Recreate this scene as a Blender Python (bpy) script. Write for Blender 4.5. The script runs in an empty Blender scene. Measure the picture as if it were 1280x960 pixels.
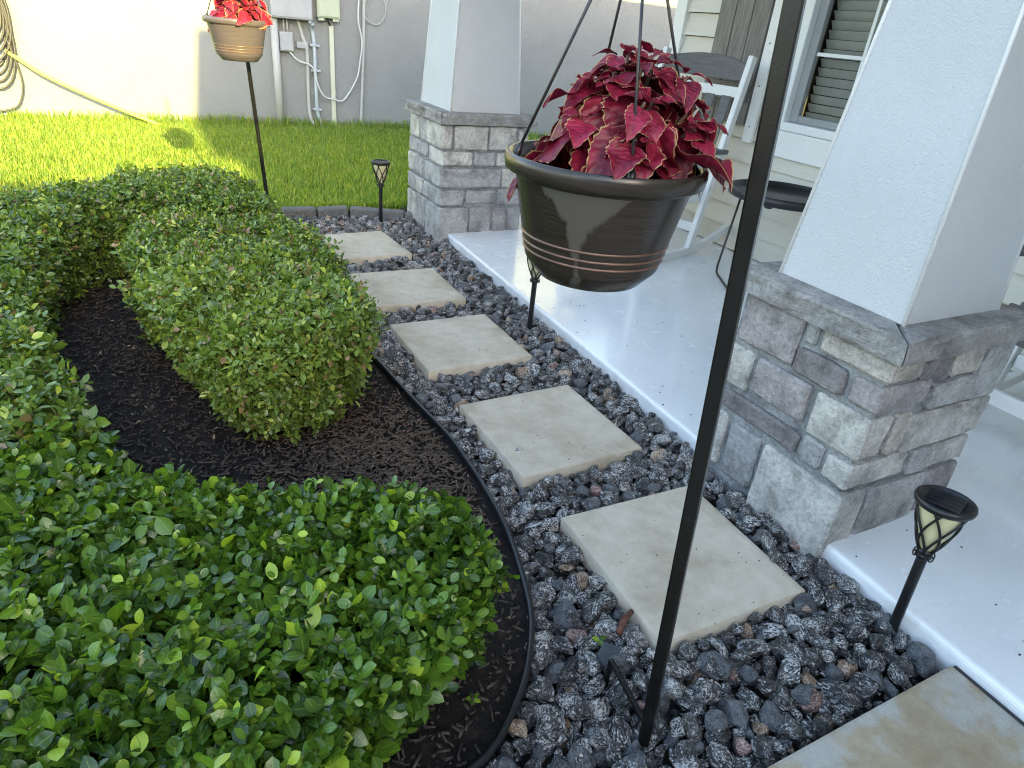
import bpy, bmesh, math, random
import numpy as np
from mathutils import Vector, Matrix, noise

random.seed(7)
rng = np.random.default_rng(7)
sc = bpy.context.scene
C = sc.collection
PI = math.pi
K = 0.75            # the plan below is drawn 4:3; everything top-level is brought to real size at the end

# ------------------------------------------------------------------ camera, sky, sun, exposure
CAM = Vector((0, 0, 1.57))
yaw, pitch, roll = math.radians(30.022), math.radians(28.399), math.radians(6.072)
fw = Vector((math.sin(yaw)*math.cos(pitch), math.cos(yaw)*math.cos(pitch), -math.sin(pitch)))
rt = Vector((math.cos(yaw), -math.sin(yaw), 0)); up = rt.cross(fw)
r2 = rt*math.cos(roll) + up*math.sin(roll); u2 = -rt*math.sin(roll) + up*math.cos(roll)
cd = bpy.data.cameras.new('camera'); cam = bpy.data.objects.new('camera', cd); C.objects.link(cam)
cd.sensor_width = 36; cd.lens = 818.6/1280*36; cd.clip_start = 0.02; cd.clip_end = 600
M = Matrix((r2, u2, -fw)).transposed().to_4x4(); M.translation = CAM*K
cam.matrix_world = M
sc.camera = cam

SUN_D = Vector((-0.04, 1.0, -0.29)).normalized()        # the way the light travels
ELEV = math.asin(-SUN_D.z)
w = bpy.data.worlds.new('World'); sc.world = w; w.use_nodes = True
nt = w.node_tree; bg = nt.nodes['Background']
sky = nt.nodes.new('ShaderNodeTexSky'); sky.sky_type = 'NISHITA'; sky.sun_disc = False
sky.sun_elevation = ELEV; sky.sun_rotation = math.atan2(-SUN_D.x, -SUN_D.y)
sky.dust_density = 1.5
nt.links.new(sky.outputs[0], bg.inputs[0]); bg.inputs[1].default_value = 0.15
sd = bpy.data.lights.new('sun', 'SUN'); sun = bpy.data.objects.new('sun', sd); C.objects.link(sun)
sd.energy = 2.7; sd.angle = math.radians(0.5); sd.color = (1.0, 0.88, 0.30)
sun.rotation_euler = SUN_D.to_track_quat('-Z', 'Y').to_euler(); sun.location = (0, -8, 12)
vs = sc.view_settings; vs.view_transform = 'Standard'; vs.look = 'None'; vs.gamma = 1; vs.use_curve_mapping = False
vs.exposure = 2.85
vs.use_white_balance = True; vs.white_balance_temperature = 6850; vs.white_balance_tint = 10      # the camera balanced for open shade
sc.cycles.max_bounces = 8; sc.cycles.diffuse_bounces = 4
sc.cycles.use_denoising = True; sc.cycles.denoiser = 'OPENIMAGEDENOISE'; sc.cycles.denoising_input_passes = 'RGB_ALBEDO_NORMAL'; sc.cycles.denoising_prefilter = 'NONE'
sc.cycles.pixel_filter_type = 'BLACKMAN_HARRIS'; sc.cycles.filter_width = 1.1

# ------------------------------------------------------------------ object helpers
def tag(o, label=None, cat=None, group=None, kind=None):
    if label: o['label'] = label
    if cat: o['category'] = cat
    if group: o['group'] = group
    if kind: o['kind'] = kind
    return o
def empty(name, loc=(0, 0, 0), rz=0, label=None, cat=None, group=None):
    o = bpy.data.objects.new(name, None); C.objects.link(o); o.empty_display_size = 0.1
    o.location = loc; o.rotation_euler = (0, 0, rz)
    return tag(o, label, cat, group)
def link(name, me, parent=None, loc=None):
    o = bpy.data.objects.new(name, me); C.objects.link(o); o.parent = parent
    if loc is not None: o.location = loc
    return o
def copy_tree(o, parent=None):
    c = o.copy(); C.objects.link(c); c.parent = parent
    for ch in list(o.children): copy_tree(ch, c)
    return c

class MB:
    def __init__(s): s.v = []; s.f = []
    def add(s, vs, fs):
        n = len(s.v); s.v += [tuple(v) for v in vs]; s.f += [tuple(i+n for i in f) for f in fs]; return s
    def box(s, a, b):
        x0, y0, z0 = a; x1, y1, z1 = b
        return s.add([(x0,y0,z0),(x1,y0,z0),(x1,y1,z0),(x0,y1,z0),(x0,y0,z1),(x1,y0,z1),(x1,y1,z1),(x0,y1,z1)],
                     [(0,3,2,1),(4,5,6,7),(0,1,5,4),(1,2,6,5),(2,3,7,6),(3,0,4,7)])
    def bar(s, p, q, wx, wy, ref=(0, 0, 1)):
        p = Vector(p); q = Vector(q); d = (q-p).normalized(); r = Vector(ref)
        a = d.cross(r)
        if a.length < 1e-4: a = d.cross(Vector((1, 0, 0)))
        a.normalize(); b = a.cross(d)
        vs = [c + a*(sx*wx/2) + b*(sy*wy/2) for c in (p, q) for sx, sy in ((-1,-1),(1,-1),(1,1),(-1,1))]
        return s.add(vs, [(0,1,2,3),(7,6,5,4),(0,4,5,1),(1,5,6,2),(2,6,7,3),(3,7,4,0)])
    def tube(s, pts, r, n=8, cap=True, closed=False):
        pts = [Vector(p) for p in pts]; m = len(pts)
        rs = r if isinstance(r, (list, tuple)) else [r]*m
        d0 = (pts[1]-pts[0]).normalized(); a = d0.orthogonal().normalized()
        vs = []
        for i, p in enumerate(pts):
            if closed: d = (pts[(i+1) % m]-pts[i-1]).normalized()
            else: d = (pts[min(i+1, m-1)]-pts[max(i-1, 0)]).normalized()
            a = (a - d*a.dot(d)).normalized(); b = d.cross(a)
            vs += [p + (a*math.cos(2*PI*k/n) + b*math.sin(2*PI*k/n))*rs[i] for k in range(n)]
        fs = []
        for i in range(m if closed else m-1):
            j = (i+1) % m
            for k in range(n): fs.append((i*n+k, i*n+(k+1) % n, j*n+(k+1) % n, j*n+k))
        if cap and not closed: fs += [tuple(range(n-1, -1, -1)), tuple((m-1)*n+k for k in range(n))]
        return s.add(vs, fs)
    def lathe(s, prof, n=40, cap0=False, cap1=False):
        vs = [(r*math.cos(2*PI*k/n), r*math.sin(2*PI*k/n), z) for r, z in prof for k in range(n)]
        fs = [(i*n+k, i*n+(k+1) % n, (i+1)*n+(k+1) % n, (i+1)*n+k) for i in range(len(prof)-1) for k in range(n)]
        if cap0: fs.append(tuple(range(n-1, -1, -1)))
        if cap1: fs.append(tuple((len(prof)-1)*n+k for k in range(n)))
        return s.add(vs, fs)
    def prism(s, poly, z0, z1):
        n = len(poly)
        vs = [(x, y, z0) for x, y in poly] + [(x, y, z1) for x, y in poly]
        return s.add(vs, [tuple(range(n-1, -1, -1)), tuple(range(n, 2*n))] + [(i, (i+1) % n, n+(i+1) % n, n+i) for i in range(n)])
    def mesh(s, name, mat, smooth=False):
        me = bpy.data.meshes.new(name); me.from_pydata(s.v, [], s.f)
        me.materials.append(mat)
        if smooth: me.polygons.foreach_set('use_smooth', [True]*len(me.polygons))
        me.update(); return me
    def build(s, name, mat, parent=None, smooth=False, bevel=0, seg=2, loc=None):
        o = link(name, s.mesh(name, mat, smooth), parent, loc)
        if bevel:
            m = o.modifiers.new('bevel', 'BEVEL'); m.width = bevel; m.segments = seg; m.limit_method = 'ANGLE'
            m.angle_limit = math.radians(40)
        return o

def np_mesh(name, V, F, mat, smooth=True, attrs=None):
    """V (n,3), F (m,k) arrays -> mesh quickly"""
    me = bpy.data.meshes.new(name); n = len(V); m, k = F.shape
    me.vertices.add(n); me.vertices.foreach_set('co', np.asarray(V, np.float32).ravel())
    me.loops.add(m*k); me.loops.foreach_set('vertex_index', F.astype(np.int32).ravel())
    me.polygons.add(m); me.polygons.foreach_set('loop_start', np.arange(0, m*k, k, dtype=np.int32))
    try: me.polygons.foreach_set('loop_total', np.full(m, k, np.int32))
    except Exception: pass
    if smooth: me.polygons.foreach_set('use_smooth', np.ones(m, bool))
    for nm, a in (attrs or {}).items():
        at = me.attributes.new(nm, 'FLOAT', 'POINT'); at.data.foreach_set('value', np.asarray(a, np.float32))
    me.materials.append(mat); me.update(); me.validate(); return me

def fbm(P, scale, seed=0, octv=3):
    """cheap smooth numpy noise in -1..1"""
    P = np.asarray(P, float)*scale; out = np.zeros(len(P)); amp = 1; tot = 0
    r = np.random.default_rng(seed)
    for o in range(octv):
        for j in range(3):
            d = r.normal(size=3); d /= np.linalg.norm(d); d *= 2.2*(1.9**o); ph = r.uniform(0, 6.28, 2)
            e = r.normal(size=3)*1.3*(1.9**o)
            out += amp*np.sin(P@d + ph[0] + 1.3*np.sin(P@e + ph[1]))/3
        tot += amp; amp *= 0.55
    return out/tot

# ------------------------------------------------------------------ materials
class NT:
    def __init__(s, name):
        s.m = bpy.data.materials.new(name); s.m.use_nodes = True; s.t = s.m.node_tree
        s.p = s.t.nodes['Principled BSDF']; s.out = s.t.nodes['Material Output']
    def n(s, typ, **kw):
        x = s.t.nodes.new('ShaderNode'+typ)
        for k, v in kw.items():
            if k in x.bl_rna.properties: setattr(x, k, v)
            else: x.inputs[k].default_value = v
        return x
    def l(s, a, b): s.t.links.new(a, b)
    def set(s, **kw):
        for k, v in kw.items():
            k = k.replace('_', ' ')
            if k in ('Base Color', 'Emission Color') and len(v) == 3: v = (*v, 1)
            s.p.inputs[k].default_value = v
        return s
    def coord(s, which='Object'): return s.n('TexCoord').outputs[which]
    def noise(s, scale, vec=None, detail=4, rough=0.55):
        x = s.n('TexNoise', Scale=scale, Detail=detail, Roughness=rough); s.l(vec or s.coord(), x.inputs['Vector']); return x.outputs['Fac']
    def ramp(s, fac, stops):
        x = s.n('ValToRGB'); e = x.color_ramp.elements
        while len(e) < len(stops): e.new(0.5)
        for i, (p, c) in enumerate(stops):
            e[i].position = p; e[i].color = (*c, 1) if len(c) == 3 else c
        s.l(fac, x.inputs[0]); return x.outputs[0]
    def mix(s, fac, a, b, mode='MIX'):
        x = s.n('MixRGB', blend_type=mode)
        for i, v in ((0, fac), (1, a), (2, b)):
            if hasattr(v, 'is_output'): s.l(v, x.inputs[i])
            elif isinstance(v, (int, float)): x.inputs[i].default_value = v
            else: x.inputs[i].default_value = (*v, 1) if len(v) == 3 else v
        return x.outputs[0]
    def math(s, op, a, b=0.0, c=None):
        x = s.n('Math', operation=op)
        for i, v in enumerate((a, b, c)):
            if v is None: continue
            if hasattr(v, 'is_output'): s.l(v, x.inputs[i])
            else: x.inputs[i].default_value = v
        return x.outputs[0]
    def attr(s, name):
        x = s.n('Attribute'); x.attribute_name = name; return x.outputs['Fac']
    def color(s, c): s.l(c, s.p.inputs['Base Color'])
    def rough(s, c): s.l(c, s.p.inputs['Roughness'])
    def bump(s, h, strength=0.3, dist=0.01):
        x = s.n('Bump', Strength=strength, Distance=dist); s.l(h, x.inputs['Height'])
        prev = s.p.inputs['Normal'].links
        if prev: s.l(prev[0].from_socket, x.inputs['Normal'])
        s.l(x.outputs[0], s.p.inputs['Normal'])

def simple(name, col, rough=0.5, var=0.15, vscale=6, bump=0.0, bscale=80, spec=0.5, metal=0.0, dist=0.004):
    t = NT(name); t.set(Roughness=rough, Metallic=metal, Specular_IOR_Level=spec)
    f = t.noise(vscale); lo = tuple(c*(1-var) for c in col); hi = tuple(min(1, c*(1+var)) for c in col)
    t.color(t.ramp(f, [(0.3, lo), (0.7, hi)]))
    if bump: t.bump(t.noise(bscale, detail=5), bump, dist)
    return t.m

def m_paver():
    t = NT('weathered_concrete'); rnd = t.n('ObjectInfo').outputs['Random']
    off = t.n('VectorMath', operation='ADD'); t.l(t.coord(), off.inputs[0])
    cx = t.n('CombineXYZ'); t.l(t.math('MULTIPLY', rnd, 37.0), cx.inputs[0]); t.l(t.math('MULTIPLY', rnd, 91.0), cx.inputs[1]); t.l(cx.outputs[0], off.inputs[1])
    v = off.outputs[0]
    a = t.noise(3.2, v, 5, 0.6); b = t.noise(14, v, 6, 0.65); g = t.noise(420, v, 2)
    c = t.ramp(a, [(0.30, (0.45, 0.385, 0.28)), (0.5, (0.61, 0.54, 0.42)), (0.70, (0.67, 0.61, 0.495))])
    c = t.mix(0.4, c, t.ramp(b, [(0.33, (0.62, 0.60, 0.56)), (0.62, (1, 1, 1))]), 'MULTIPLY')
    c = t.mix(0.35, c, t.ramp(g, [(0.35, (0.6, 0.59, 0.57)), (0.7, (1.0, 1.0, 1.0))]), 'MULTIPLY')
    # pale scuffs
    sc_ = t.n('Mapping'); sc_.inputs['Scale'].default_value = (1, 2.4, 1); sc_.inputs['Rotation'].default_value = (0, 0, 0.6); t.l(v, sc_.inputs[0])
    s = t.noise(32, sc_.outputs[0], 3, 0.5)
    c = t.mix(t.math('MULTIPLY', t.ramp(s, [(0.66, (0, 0, 0)), (0.72, (1, 1, 1))]), 0.5), c, (0.55, 0.54, 0.50))
    s2 = t.noise(75, v, 2, 0.5)
    c = t.mix(t.math('MULTIPLY', t.ramp(s2, [(0.71, (0, 0, 0)), (0.75, (1, 1, 1))]), 0.6), c, (0.10, 0.095, 0.08))
    t.color(c); t.set(Roughness=0.82, Specular_IOR_Level=0.3)
    t.bump(g, 0.25, 0.002); t.bump(b, 0.2, 0.004)
    return t.m
def m_slab():
    t = NT('stained_concrete'); v = t.coord()
    a = t.noise(4.5, v, 6, 0.62); b = t.noise(22, v, 6, 0.7); g = t.noise(300, v, 2)
    c = t.ramp(a, [(0.36, (0.42, 0.33, 0.21)), (0.48, (0.47, 0.385, 0.265)), (0.56, (0.50, 0.47, 0.41)), (0.7, (0.55, 0.53, 0.49))])
    c = t.mix(0.5, c, t.ramp(b, [(0.3, (0.6, 0.58, 0.52)), (0.65, (1, 1, 1))]), 'MULTIPLY')
    c = t.mix(0.4, c, t.ramp(g, [(0.35, (0.5, 0.5, 0.5)), (0.7, (1, 1, 1))]), 'MULTIPLY')
    t.color(c); t.set(Roughness=0.85, Specular_IOR_Level=0.3); t.bump(g, 0.4, 0.003); t.bump(b, 0.2, 0.004)
    return t.m
def m_granite():
    t = NT('grey_speckled_granite'); oi = t.n('ObjectInfo').outputs['Random']
    r = t.math('FRACT', t.math('ADD', t.attr('rnd'), oi))
    off = t.n('CombineXYZ'); t.l(t.math('MULTIPLY', r, 53.0), off.inputs[0]); t.l(t.math('MULTIPLY', r, 17.0), off.inputs[2])
    va = t.n('VectorMath', operation='ADD'); t.l(t.coord(), va.inputs[0]); t.l(off.outputs[0], va.inputs[1]); v = va.outputs[0]
    fol = t.n('Mapping'); fol.inputs['Scale'].default_value = (0.7, 1.0, 1.7); t.l(v, fol.inputs[0]); v0 = v; v = fol.outputs[0]
    vo = t.n('TexVoronoi'); t.l(v, vo.inputs['Vector']); t.l(t.math('ADD', 190.0, t.math('MULTIPLY', t.math('FRACT', t.math('MULTIPLY', r, 11.7)), 190.0)), vo.inputs['Scale'])
    sp = t.n('SeparateColor'); t.l(vo.outputs['Color'], sp.inputs[0])
    band = t.noise(34, v, 4, 0.6)
    r7 = t.math('FRACT', t.math('MULTIPLY', r, 7.31)); r3 = t.math('FRACT', t.math('MULTIPLY', r, 23.7))
    k = t.math('ADD', sp.outputs[0], t.math('MULTIPLY', t.math('SUBTRACT', band, 0.5), 1.9))
    k = t.math('ADD', k, t.math('MULTIPLY', t.math('SUBTRACT', r7, 0.55), 0.42))
    dark = t.ramp(k, [(0.14, (0.014, 0.014, 0.015)), (0.44, (0.062, 0.062, 0.062)), (0.68, (0.165, 0.163, 0.158)), (0.95, (0.54, 0.525, 0.50))])
    dust = t.noise(9, v, 5, 0.6)
    dark = t.mix(t.math('MULTIPLY', t.ramp(dust, [(0.52, (0, 0, 0)), (0.72, (1, 1, 1))]), 0.45), dark, (0.14, 0.125, 0.10))
    tan = t.ramp(k, [(0.1, (0.16, 0.10, 0.06)), (0.45, (0.34, 0.24, 0.17)), (0.85, (0.50, 0.41, 0.32))])
    pink = t.ramp(k, [(0.1, (0.13, 0.075, 0.06)), (0.5, (0.30, 0.18, 0.14)), (0.85, (0.50, 0.38, 0.34))])
    plain = t.ramp(k, [(0.1, (0.045, 0.05, 0.055)), (0.9, (0.15, 0.155, 0.16))])
    c = t.mix(t.math('GREATER_THAN', r, 0.84), dark, plain)
    c = t.mix(t.math('GREATER_THAN', r, 0.952), c, tan)
    c = t.mix(t.math('GREATER_THAN', r, 0.984), c, pink)
    t.color(c); t.set(Roughness=0.42, Specular_IOR_Level=0.5)
    t.bump(t.noise(110, v, 5, 0.7), 0.9, 0.006)
    return t.m
def m_leaf(name, dark, mid, young, rough=0.3, trans=0.25, old=None):
    t = NT(name); oi = t.n('ObjectInfo').outputs['Random']
    r = t.math('FRACT', t.math('ADD', t.attr('rnd'), oi))
    stops = [(0.0, dark), (0.55, mid), (0.86, mid), (0.95, young)]
    if old: stops = [(0.0, old), (0.035, old), (0.05, dark)] + stops[1:]
    c = t.ramp(r, stops)
    e = t.attr('mid')                       # 1 at the midrib
    c = t.mix(t.math('MULTIPLY', t.ramp(e, [(0.88, (0, 0, 0)), (1.0, (1, 1, 1))]), 0.20), c, tuple(min(1, x*1.5+0.02) for x in young))
    t.color(c); t.set(Roughness=rough, Specular_IOR_Level=0.5)
    t.bump(t.noise(120, detail=2), 0.25, 0.002)
    tr = t.n('BsdfTranslucent'); t.l(t.mix(1.0, c, (1.6, 1.7, 0.5), 'MULTIPLY'), tr.inputs[0])
    mx = t.n('MixShader'); mx.inputs[0].default_value = trans
    t.l(t.p.outputs[0], mx.inputs[1]); t.l(tr.outputs[0], mx.inputs[2]); t.l(mx.outputs[0], t.out.inputs[0])
    return t.m
def m_coleus(name):
    t = NT(name); oi = t.n('ObjectInfo').outputs['Random']
    lx, ly = t.attr('lx'), t.attr('ly')
    sv = t.math('SINE', t.math('ADD', t.math('MULTIPLY', lx, 44.0), t.math('MULTIPLY', ly, -13.0)))
    n1 = t.noise(40, detail=3)
    c = t.ramp(t.math('ADD', n1, t.math('MULTIPLY', t.math('SUBTRACT', oi, 0.5), 0.35)), [(0.25, (0.085, 0.004, 0.013)), (0.5, (0.20, 0.009, 0.028)), (0.75, (0.34, 0.022, 0.060))])
    c = t.mix(t.math('MULTIPLY', t.ramp(sv, [(0.86, (0, 0, 0)), (1.0, (1, 1, 1))]), 0.28), c, (0.09, 0.003, 0.015))
    c = t.mix(t.math('MULTIPLY', t.ramp(ly, [(0.0, (1, 1, 1)), (0.09, (0, 0, 0))]), 0.5), c, (0.27, 0.02, 0.06))
    c = t.mix(t.ramp(ly, [(0.955, (0, 0, 0)), (0.985, (1, 1, 1))]), c, (0.50, 0.34, 0.16))
    t.color(c); t.set(Roughness=0.42, Specular_IOR_Level=0.4)
    t.bump(sv, 0.16, 0.003); t.bump(n1, 0.4, 0.005)
    tr = t.n('BsdfTranslucent'); t.l(c, tr.inputs[0]); mx = t.n('MixShader'); mx.inputs[0].default_value = 0.22
    t.l(t.p.outputs[0], mx.inputs[1]); t.l(tr.outputs[0], mx.inputs[2]); t.l(mx.outputs[0], t.out.inputs[0])
    return t.m
def m_ledge(name, cols, rough=0.75):
    """cut veneer stone, one tint per stone from the object's own random number"""
    t = NT(name); oi = t.n('ObjectInfo').outputs['Random']
    off = t.n('CombineXYZ'); t.l(t.math('MULTIPLY', oi, 41.0), off.inputs[0]); t.l(t.math('MULTIPLY', oi, 13.0), off.inputs[1])
    va = t.n('VectorMath', operation='ADD'); t.l(t.coord(), va.inputs[0]); t.l(off.outputs[0], va.inputs[1]); v = va.outputs[0]
    a = t.noise(9, v, 6, 0.62); b = t.noise(60, v, 5, 0.65); g = t.noise(260, v, 3)
    d = tuple(x*0.45 for x in cols)
    c = t.ramp(a, [(0.28, d), (0.52, cols), (0.75, tuple(min(1, x*1.35) for x in cols))])
    c = t.mix(0.6, c, t.ramp(b, [(0.32, (0.42, 0.42, 0.44)), (0.6, (1, 1, 1))]), 'MULTIPLY')
    c = t.mix(t.math('MULTIPLY', t.ramp(g, [(0.60, (0, 0, 0)), (0.70, (1, 1, 1))]), 0.3), c, (0.6, 0.59, 0.57))
    t.color(c); t.set(Roughness=rough, Specular_IOR_Level=0.3)
    t.bump(b, 0.9, 0.014); t.bump(g, 0.5, 0.004)
    return t.m
def m_stucco(name, col, strength=0.5, scale=70, rough=0.75, spec=0.3):
    t = NT(name); a = t.noise(1.6, detail=5); g = t.noise(scale, detail=4, rough=0.6)
    t.color(t.ramp(a, [(0.3, tuple(c*0.93 for c in col)), (0.7, tuple(min(1, c*1.04) for c in col))]))
    t.set(Roughness=rough, Specular_IOR_Level=spec); t.bump(g, strength, 0.012); return t.m
def m_porch():
    t = NT('glossy_white_porch_paint'); a = t.noise(2.2, detail=5); b = t.noise(9, detail=6, rough=0.6); g = t.noise(120, detail=4, rough=0.6)
    c = t.ramp(a, [(0.3, (0.80, 0.80, 0.79)), (0.65, (0.87, 0.87, 0.86))])
    sf = t.n('Mapping'); sf.inputs['Scale'].default_value = (1, 3.5, 1); sf.inputs['Rotation'].default_value = (0, 0, 0.9); t.l(t.coord(), sf.inputs[0])
    c = t.mix(t.math('MULTIPLY', t.ramp(t.noise(11, sf.outputs[0], 6, 0.7), [(0.56, (0, 0, 0)), (0.74, (1, 1, 1))]), 0.22), c, (0.42, 0.41, 0.38))
    t.color(c)
    t.rough(t.math('ADD', 0.10, t.math('MULTIPLY', t.ramp(b, [(0.42, (0, 0, 0)), (0.70, (1, 1, 1))]), 0.22)))
    t.set(Specular_IOR_Level=0.6, Coat_Weight=0.5, Coat_Roughness=0.06); t.bump(g, 0.13, 0.004); t.bump(t.noise(7, detail=3), 0.12, 0.01)
    return t.m
def m_wood(name, lo, hi, axis=2, rough=0.7):
    t = NT(name); oi = t.n('ObjectInfo').outputs['Random']
    mp = t.n('Mapping'); s = [26, 26, 26]; s[axis] = 2.2; mp.inputs['Scale'].default_value = s
    off = t.n('CombineXYZ'); t.l(t.math('MULTIPLY', oi, 20.0), off.inputs[0]); t.l(off.outputs[0], mp.inputs['Location']); t.l(t.coord(), mp.inputs[0])
    f = t.noise(2.2, mp.outputs[0], 6, 0.65)
    t.color(t.ramp(f, [(0.3, lo), (0.7, hi)])); t.set(Roughness=rough, Specular_IOR_Level=0.3); t.bump(f, 0.4, 0.004); return t.m
def m_soil():
    t = NT('dark_mulch_soil'); a = t.noise(26, detail=7, rough=0.7); b = t.noise(150, detail=4, rough=0.7)
    c = t.ramp(a, [(0.3, (0.010, 0.0085, 0.008)), (0.55, (0.026, 0.021, 0.018)), (0.75, (0.085, 0.060, 0.044))])
    c = t.mix(t.math('MULTIPLY', t.ramp(b, [(0.63, (0, 0, 0)), (0.72, (1, 1, 1))]), 0.5), c, (0.12, 0.10, 0.08))
    t.color(c); t.set(Roughness=0.85, Specular_IOR_Level=0.25); t.bump(a, 0.8, 0.02); t.bump(b, 0.7, 0.008); return t.m
def m_pot(stain=True):
    """bronze-black plastic; a dry, dusty stain runs down one side"""
    t = NT('bronze_plastic'); v = t.coord(); sp = t.n('SeparateXYZ'); t.l(v, sp.inputs[0])
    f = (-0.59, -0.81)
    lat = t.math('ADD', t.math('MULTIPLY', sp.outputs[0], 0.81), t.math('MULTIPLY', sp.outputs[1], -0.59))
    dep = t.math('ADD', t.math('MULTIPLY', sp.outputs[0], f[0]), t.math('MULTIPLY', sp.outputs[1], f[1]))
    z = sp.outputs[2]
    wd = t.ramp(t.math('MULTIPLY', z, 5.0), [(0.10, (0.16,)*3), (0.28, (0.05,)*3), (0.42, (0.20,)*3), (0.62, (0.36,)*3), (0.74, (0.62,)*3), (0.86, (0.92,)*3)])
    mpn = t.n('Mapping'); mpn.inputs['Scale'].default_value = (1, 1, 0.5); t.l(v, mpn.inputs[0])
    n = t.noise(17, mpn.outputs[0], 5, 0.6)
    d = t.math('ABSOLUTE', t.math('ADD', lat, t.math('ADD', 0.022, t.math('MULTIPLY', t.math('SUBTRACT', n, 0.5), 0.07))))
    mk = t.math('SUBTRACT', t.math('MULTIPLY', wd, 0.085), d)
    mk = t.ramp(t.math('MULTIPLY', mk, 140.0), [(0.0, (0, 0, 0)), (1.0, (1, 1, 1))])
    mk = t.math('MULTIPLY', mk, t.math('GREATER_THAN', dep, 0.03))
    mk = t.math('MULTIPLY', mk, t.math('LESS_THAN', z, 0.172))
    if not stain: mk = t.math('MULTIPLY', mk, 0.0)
    mp = t.n('Mapping'); mp.inputs['Scale'].default_value = (6, 6, 220); t.l(v, mp.inputs[0])
    br = t.noise(1.4, mp.outputs[0], 4, 0.6)
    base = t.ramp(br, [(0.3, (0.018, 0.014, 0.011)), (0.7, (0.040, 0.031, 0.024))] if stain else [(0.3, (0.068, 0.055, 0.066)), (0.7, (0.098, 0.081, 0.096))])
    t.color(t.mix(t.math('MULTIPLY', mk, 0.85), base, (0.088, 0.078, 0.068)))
    t.rough(t.math('ADD', 0.27, t.math('MULTIPLY', mk, 0.3))); t.set(Specular_IOR_Level=0.5, Metallic=0.0)
    t.bump(br, 0.06, 0.002)
    return t.m
def m_siding():
    t = NT('cream_lap_siding'); mp = t.n('Mapping'); mp.inputs['Scale'].default_value = (20, 1.5, 30); t.l(t.coord(), mp.inputs[0])
    f = t.noise(3, mp.outputs[0], 5, 0.6)
    t.color(t.ramp(f, [(0.3, (0.60, 0.565, 0.49)), (0.7, (0.66, 0.62, 0.545))])); t.set(Roughness=0.55, Specular_IOR_Level=0.4); t.bump(f, 0.12, 0.004); return t.m
def m_glass():
    t = NT('window_glass'); t.set(Base_Color=(0.9, 0.95, 0.95), Roughness=0.02, Transmission_Weight=1.0, IOR=1.1, Specular_IOR_Level=1.0); return t.m

M_PAV, M_SLAB, M_GRAN = m_paver(), m_slab(), m_granite()
M_LEAF = m_leaf('glossy_hedge_leaf', (0.026, 0.062, 0.012), (0.100, 0.195, 0.020), (0.34, 0.47, 0.045), 0.24, 0.2)
M_LEAF2 = m_leaf('small_shrub_leaf', (0.042, 0.082, 0.016), (0.130, 0.215, 0.034), (0.34, 0.41, 0.06), 0.29, 0.18, old=(0.24, 0.16, 0.09))
M_LEAF3 = m_leaf('pale_shrub_leaf', (0.068, 0.115, 0.022), (0.175, 0.26, 0.045), (0.38, 0.43, 0.075), 0.31, 0.2, old=(0.30, 0.20, 0.10))
M_GRASS = m_leaf('lawn_grass_blade', (0.12, 0.19, 0.042), (0.25, 0.34, 0.065), (0.48, 0.44, 0.13), 0.5, 0.5)
M_TWIG = simple('twig_bark', (0.07, 0.05, 0.035), 0.8, 0.3, 40)
M_COL = m_coleus('crimson_coleus_leaf')
M_CSTEM = simple('coleus_stem', (0.10, 0.05, 0.03), 0.6, 0.3, 30)
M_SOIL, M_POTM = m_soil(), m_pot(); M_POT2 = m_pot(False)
M_COPPER = simple('copper_pinstripe', (0.16, 0.09, 0.065), 0.35, 0.3, 30, metal=0.3)
M_BLACK = simple('black_painted_steel', (0.007, 0.0065, 0.0055), 0.26, 0.4, 9, 0.05, 300, 0.35)
M_BLACKP = simple('black_plastic', (0.010, 0.011, 0.012), 0.36, 0.25, 20, 0.1, 90)
M_WIRE = simple('dark_hanger_wire', (0.018, 0.018, 0.019), 0.4, 0.2, 30)
M_CREAM = simple('frosted_cream_plastic', (0.62, 0.56, 0.33), 0.45, 0.08, 12)
M_PANEL = simple('solar_panel', (0.008, 0.009, 0.013), 0.12, 0.2, 40)
M_WHITE = simple('white_paint', (0.78, 0.78, 0.77), 0.4, 0.03, 4, 0.05, 60)
M_GREYP = m_wood('grey_plastic_lumber', (0.11, 0.105, 0.11), (0.165, 0.16, 0.165), 1, 0.55)
M_SHUT = m_wood('weathered_grey_shutter_wood', (0.13, 0.118, 0.105), (0.30, 0.28, 0.255), 2, 0.8)
M_STUCW = m_stucco('white_stucco', (0.55, 0.56, 0.565), 0.45, 125)
M_STUCG = m_stucco('greige_stucco', (0.245, 0.250, 0.248), 0.65, 26)
M_MORTAR = m_ledge('grey_mortar', (0.36, 0.365, 0.365), 0.9)
M_CAP = m_ledge('grey_capstone', (0.36, 0.345, 0.325), 0.7)
ST = {'light': m_ledge('pale_ledgestone', (0.63, 0.60, 0.545)), 'tan': m_ledge('tan_ledgestone', (0.57, 0.52, 0.455)),
      'purple': m_ledge('mauve_ledgestone', (0.42, 0.385, 0.375)), 'dark': m_ledge('charcoal_ledgestone', (0.255, 0.235, 0.23)),
      'blue': m_ledge('bluegrey_ledgestone', (0.42, 0.41, 0.40)), 'grey': m_ledge('grey_ledgestone', (0.47, 0.46, 0.445))}
M_PORCH, M_SIDE, M_GLASS = m_porch(), m_siding(), m_glass()
M_VINYL = simple('white_vinyl_frame', (0.76, 0.77, 0.78), 0.35, 0.02)
M_SCREEN = simple('grey_sash', (0.30, 0.31, 0.32), 0.5, 0.05)
M_BLIND = simple('blind_slat', (0.42, 0.40, 0.36), 0.5, 0.1)
M_DARKROOM = simple('dark_room', (0.02, 0.02, 0.022), 0.9)
M_LAPSHADE = simple('lap_shadow_sheathing', (0.06, 0.055, 0.05), 0.9)  # wall backing coloured dark so the board gaps read as lap shadow lines
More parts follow.
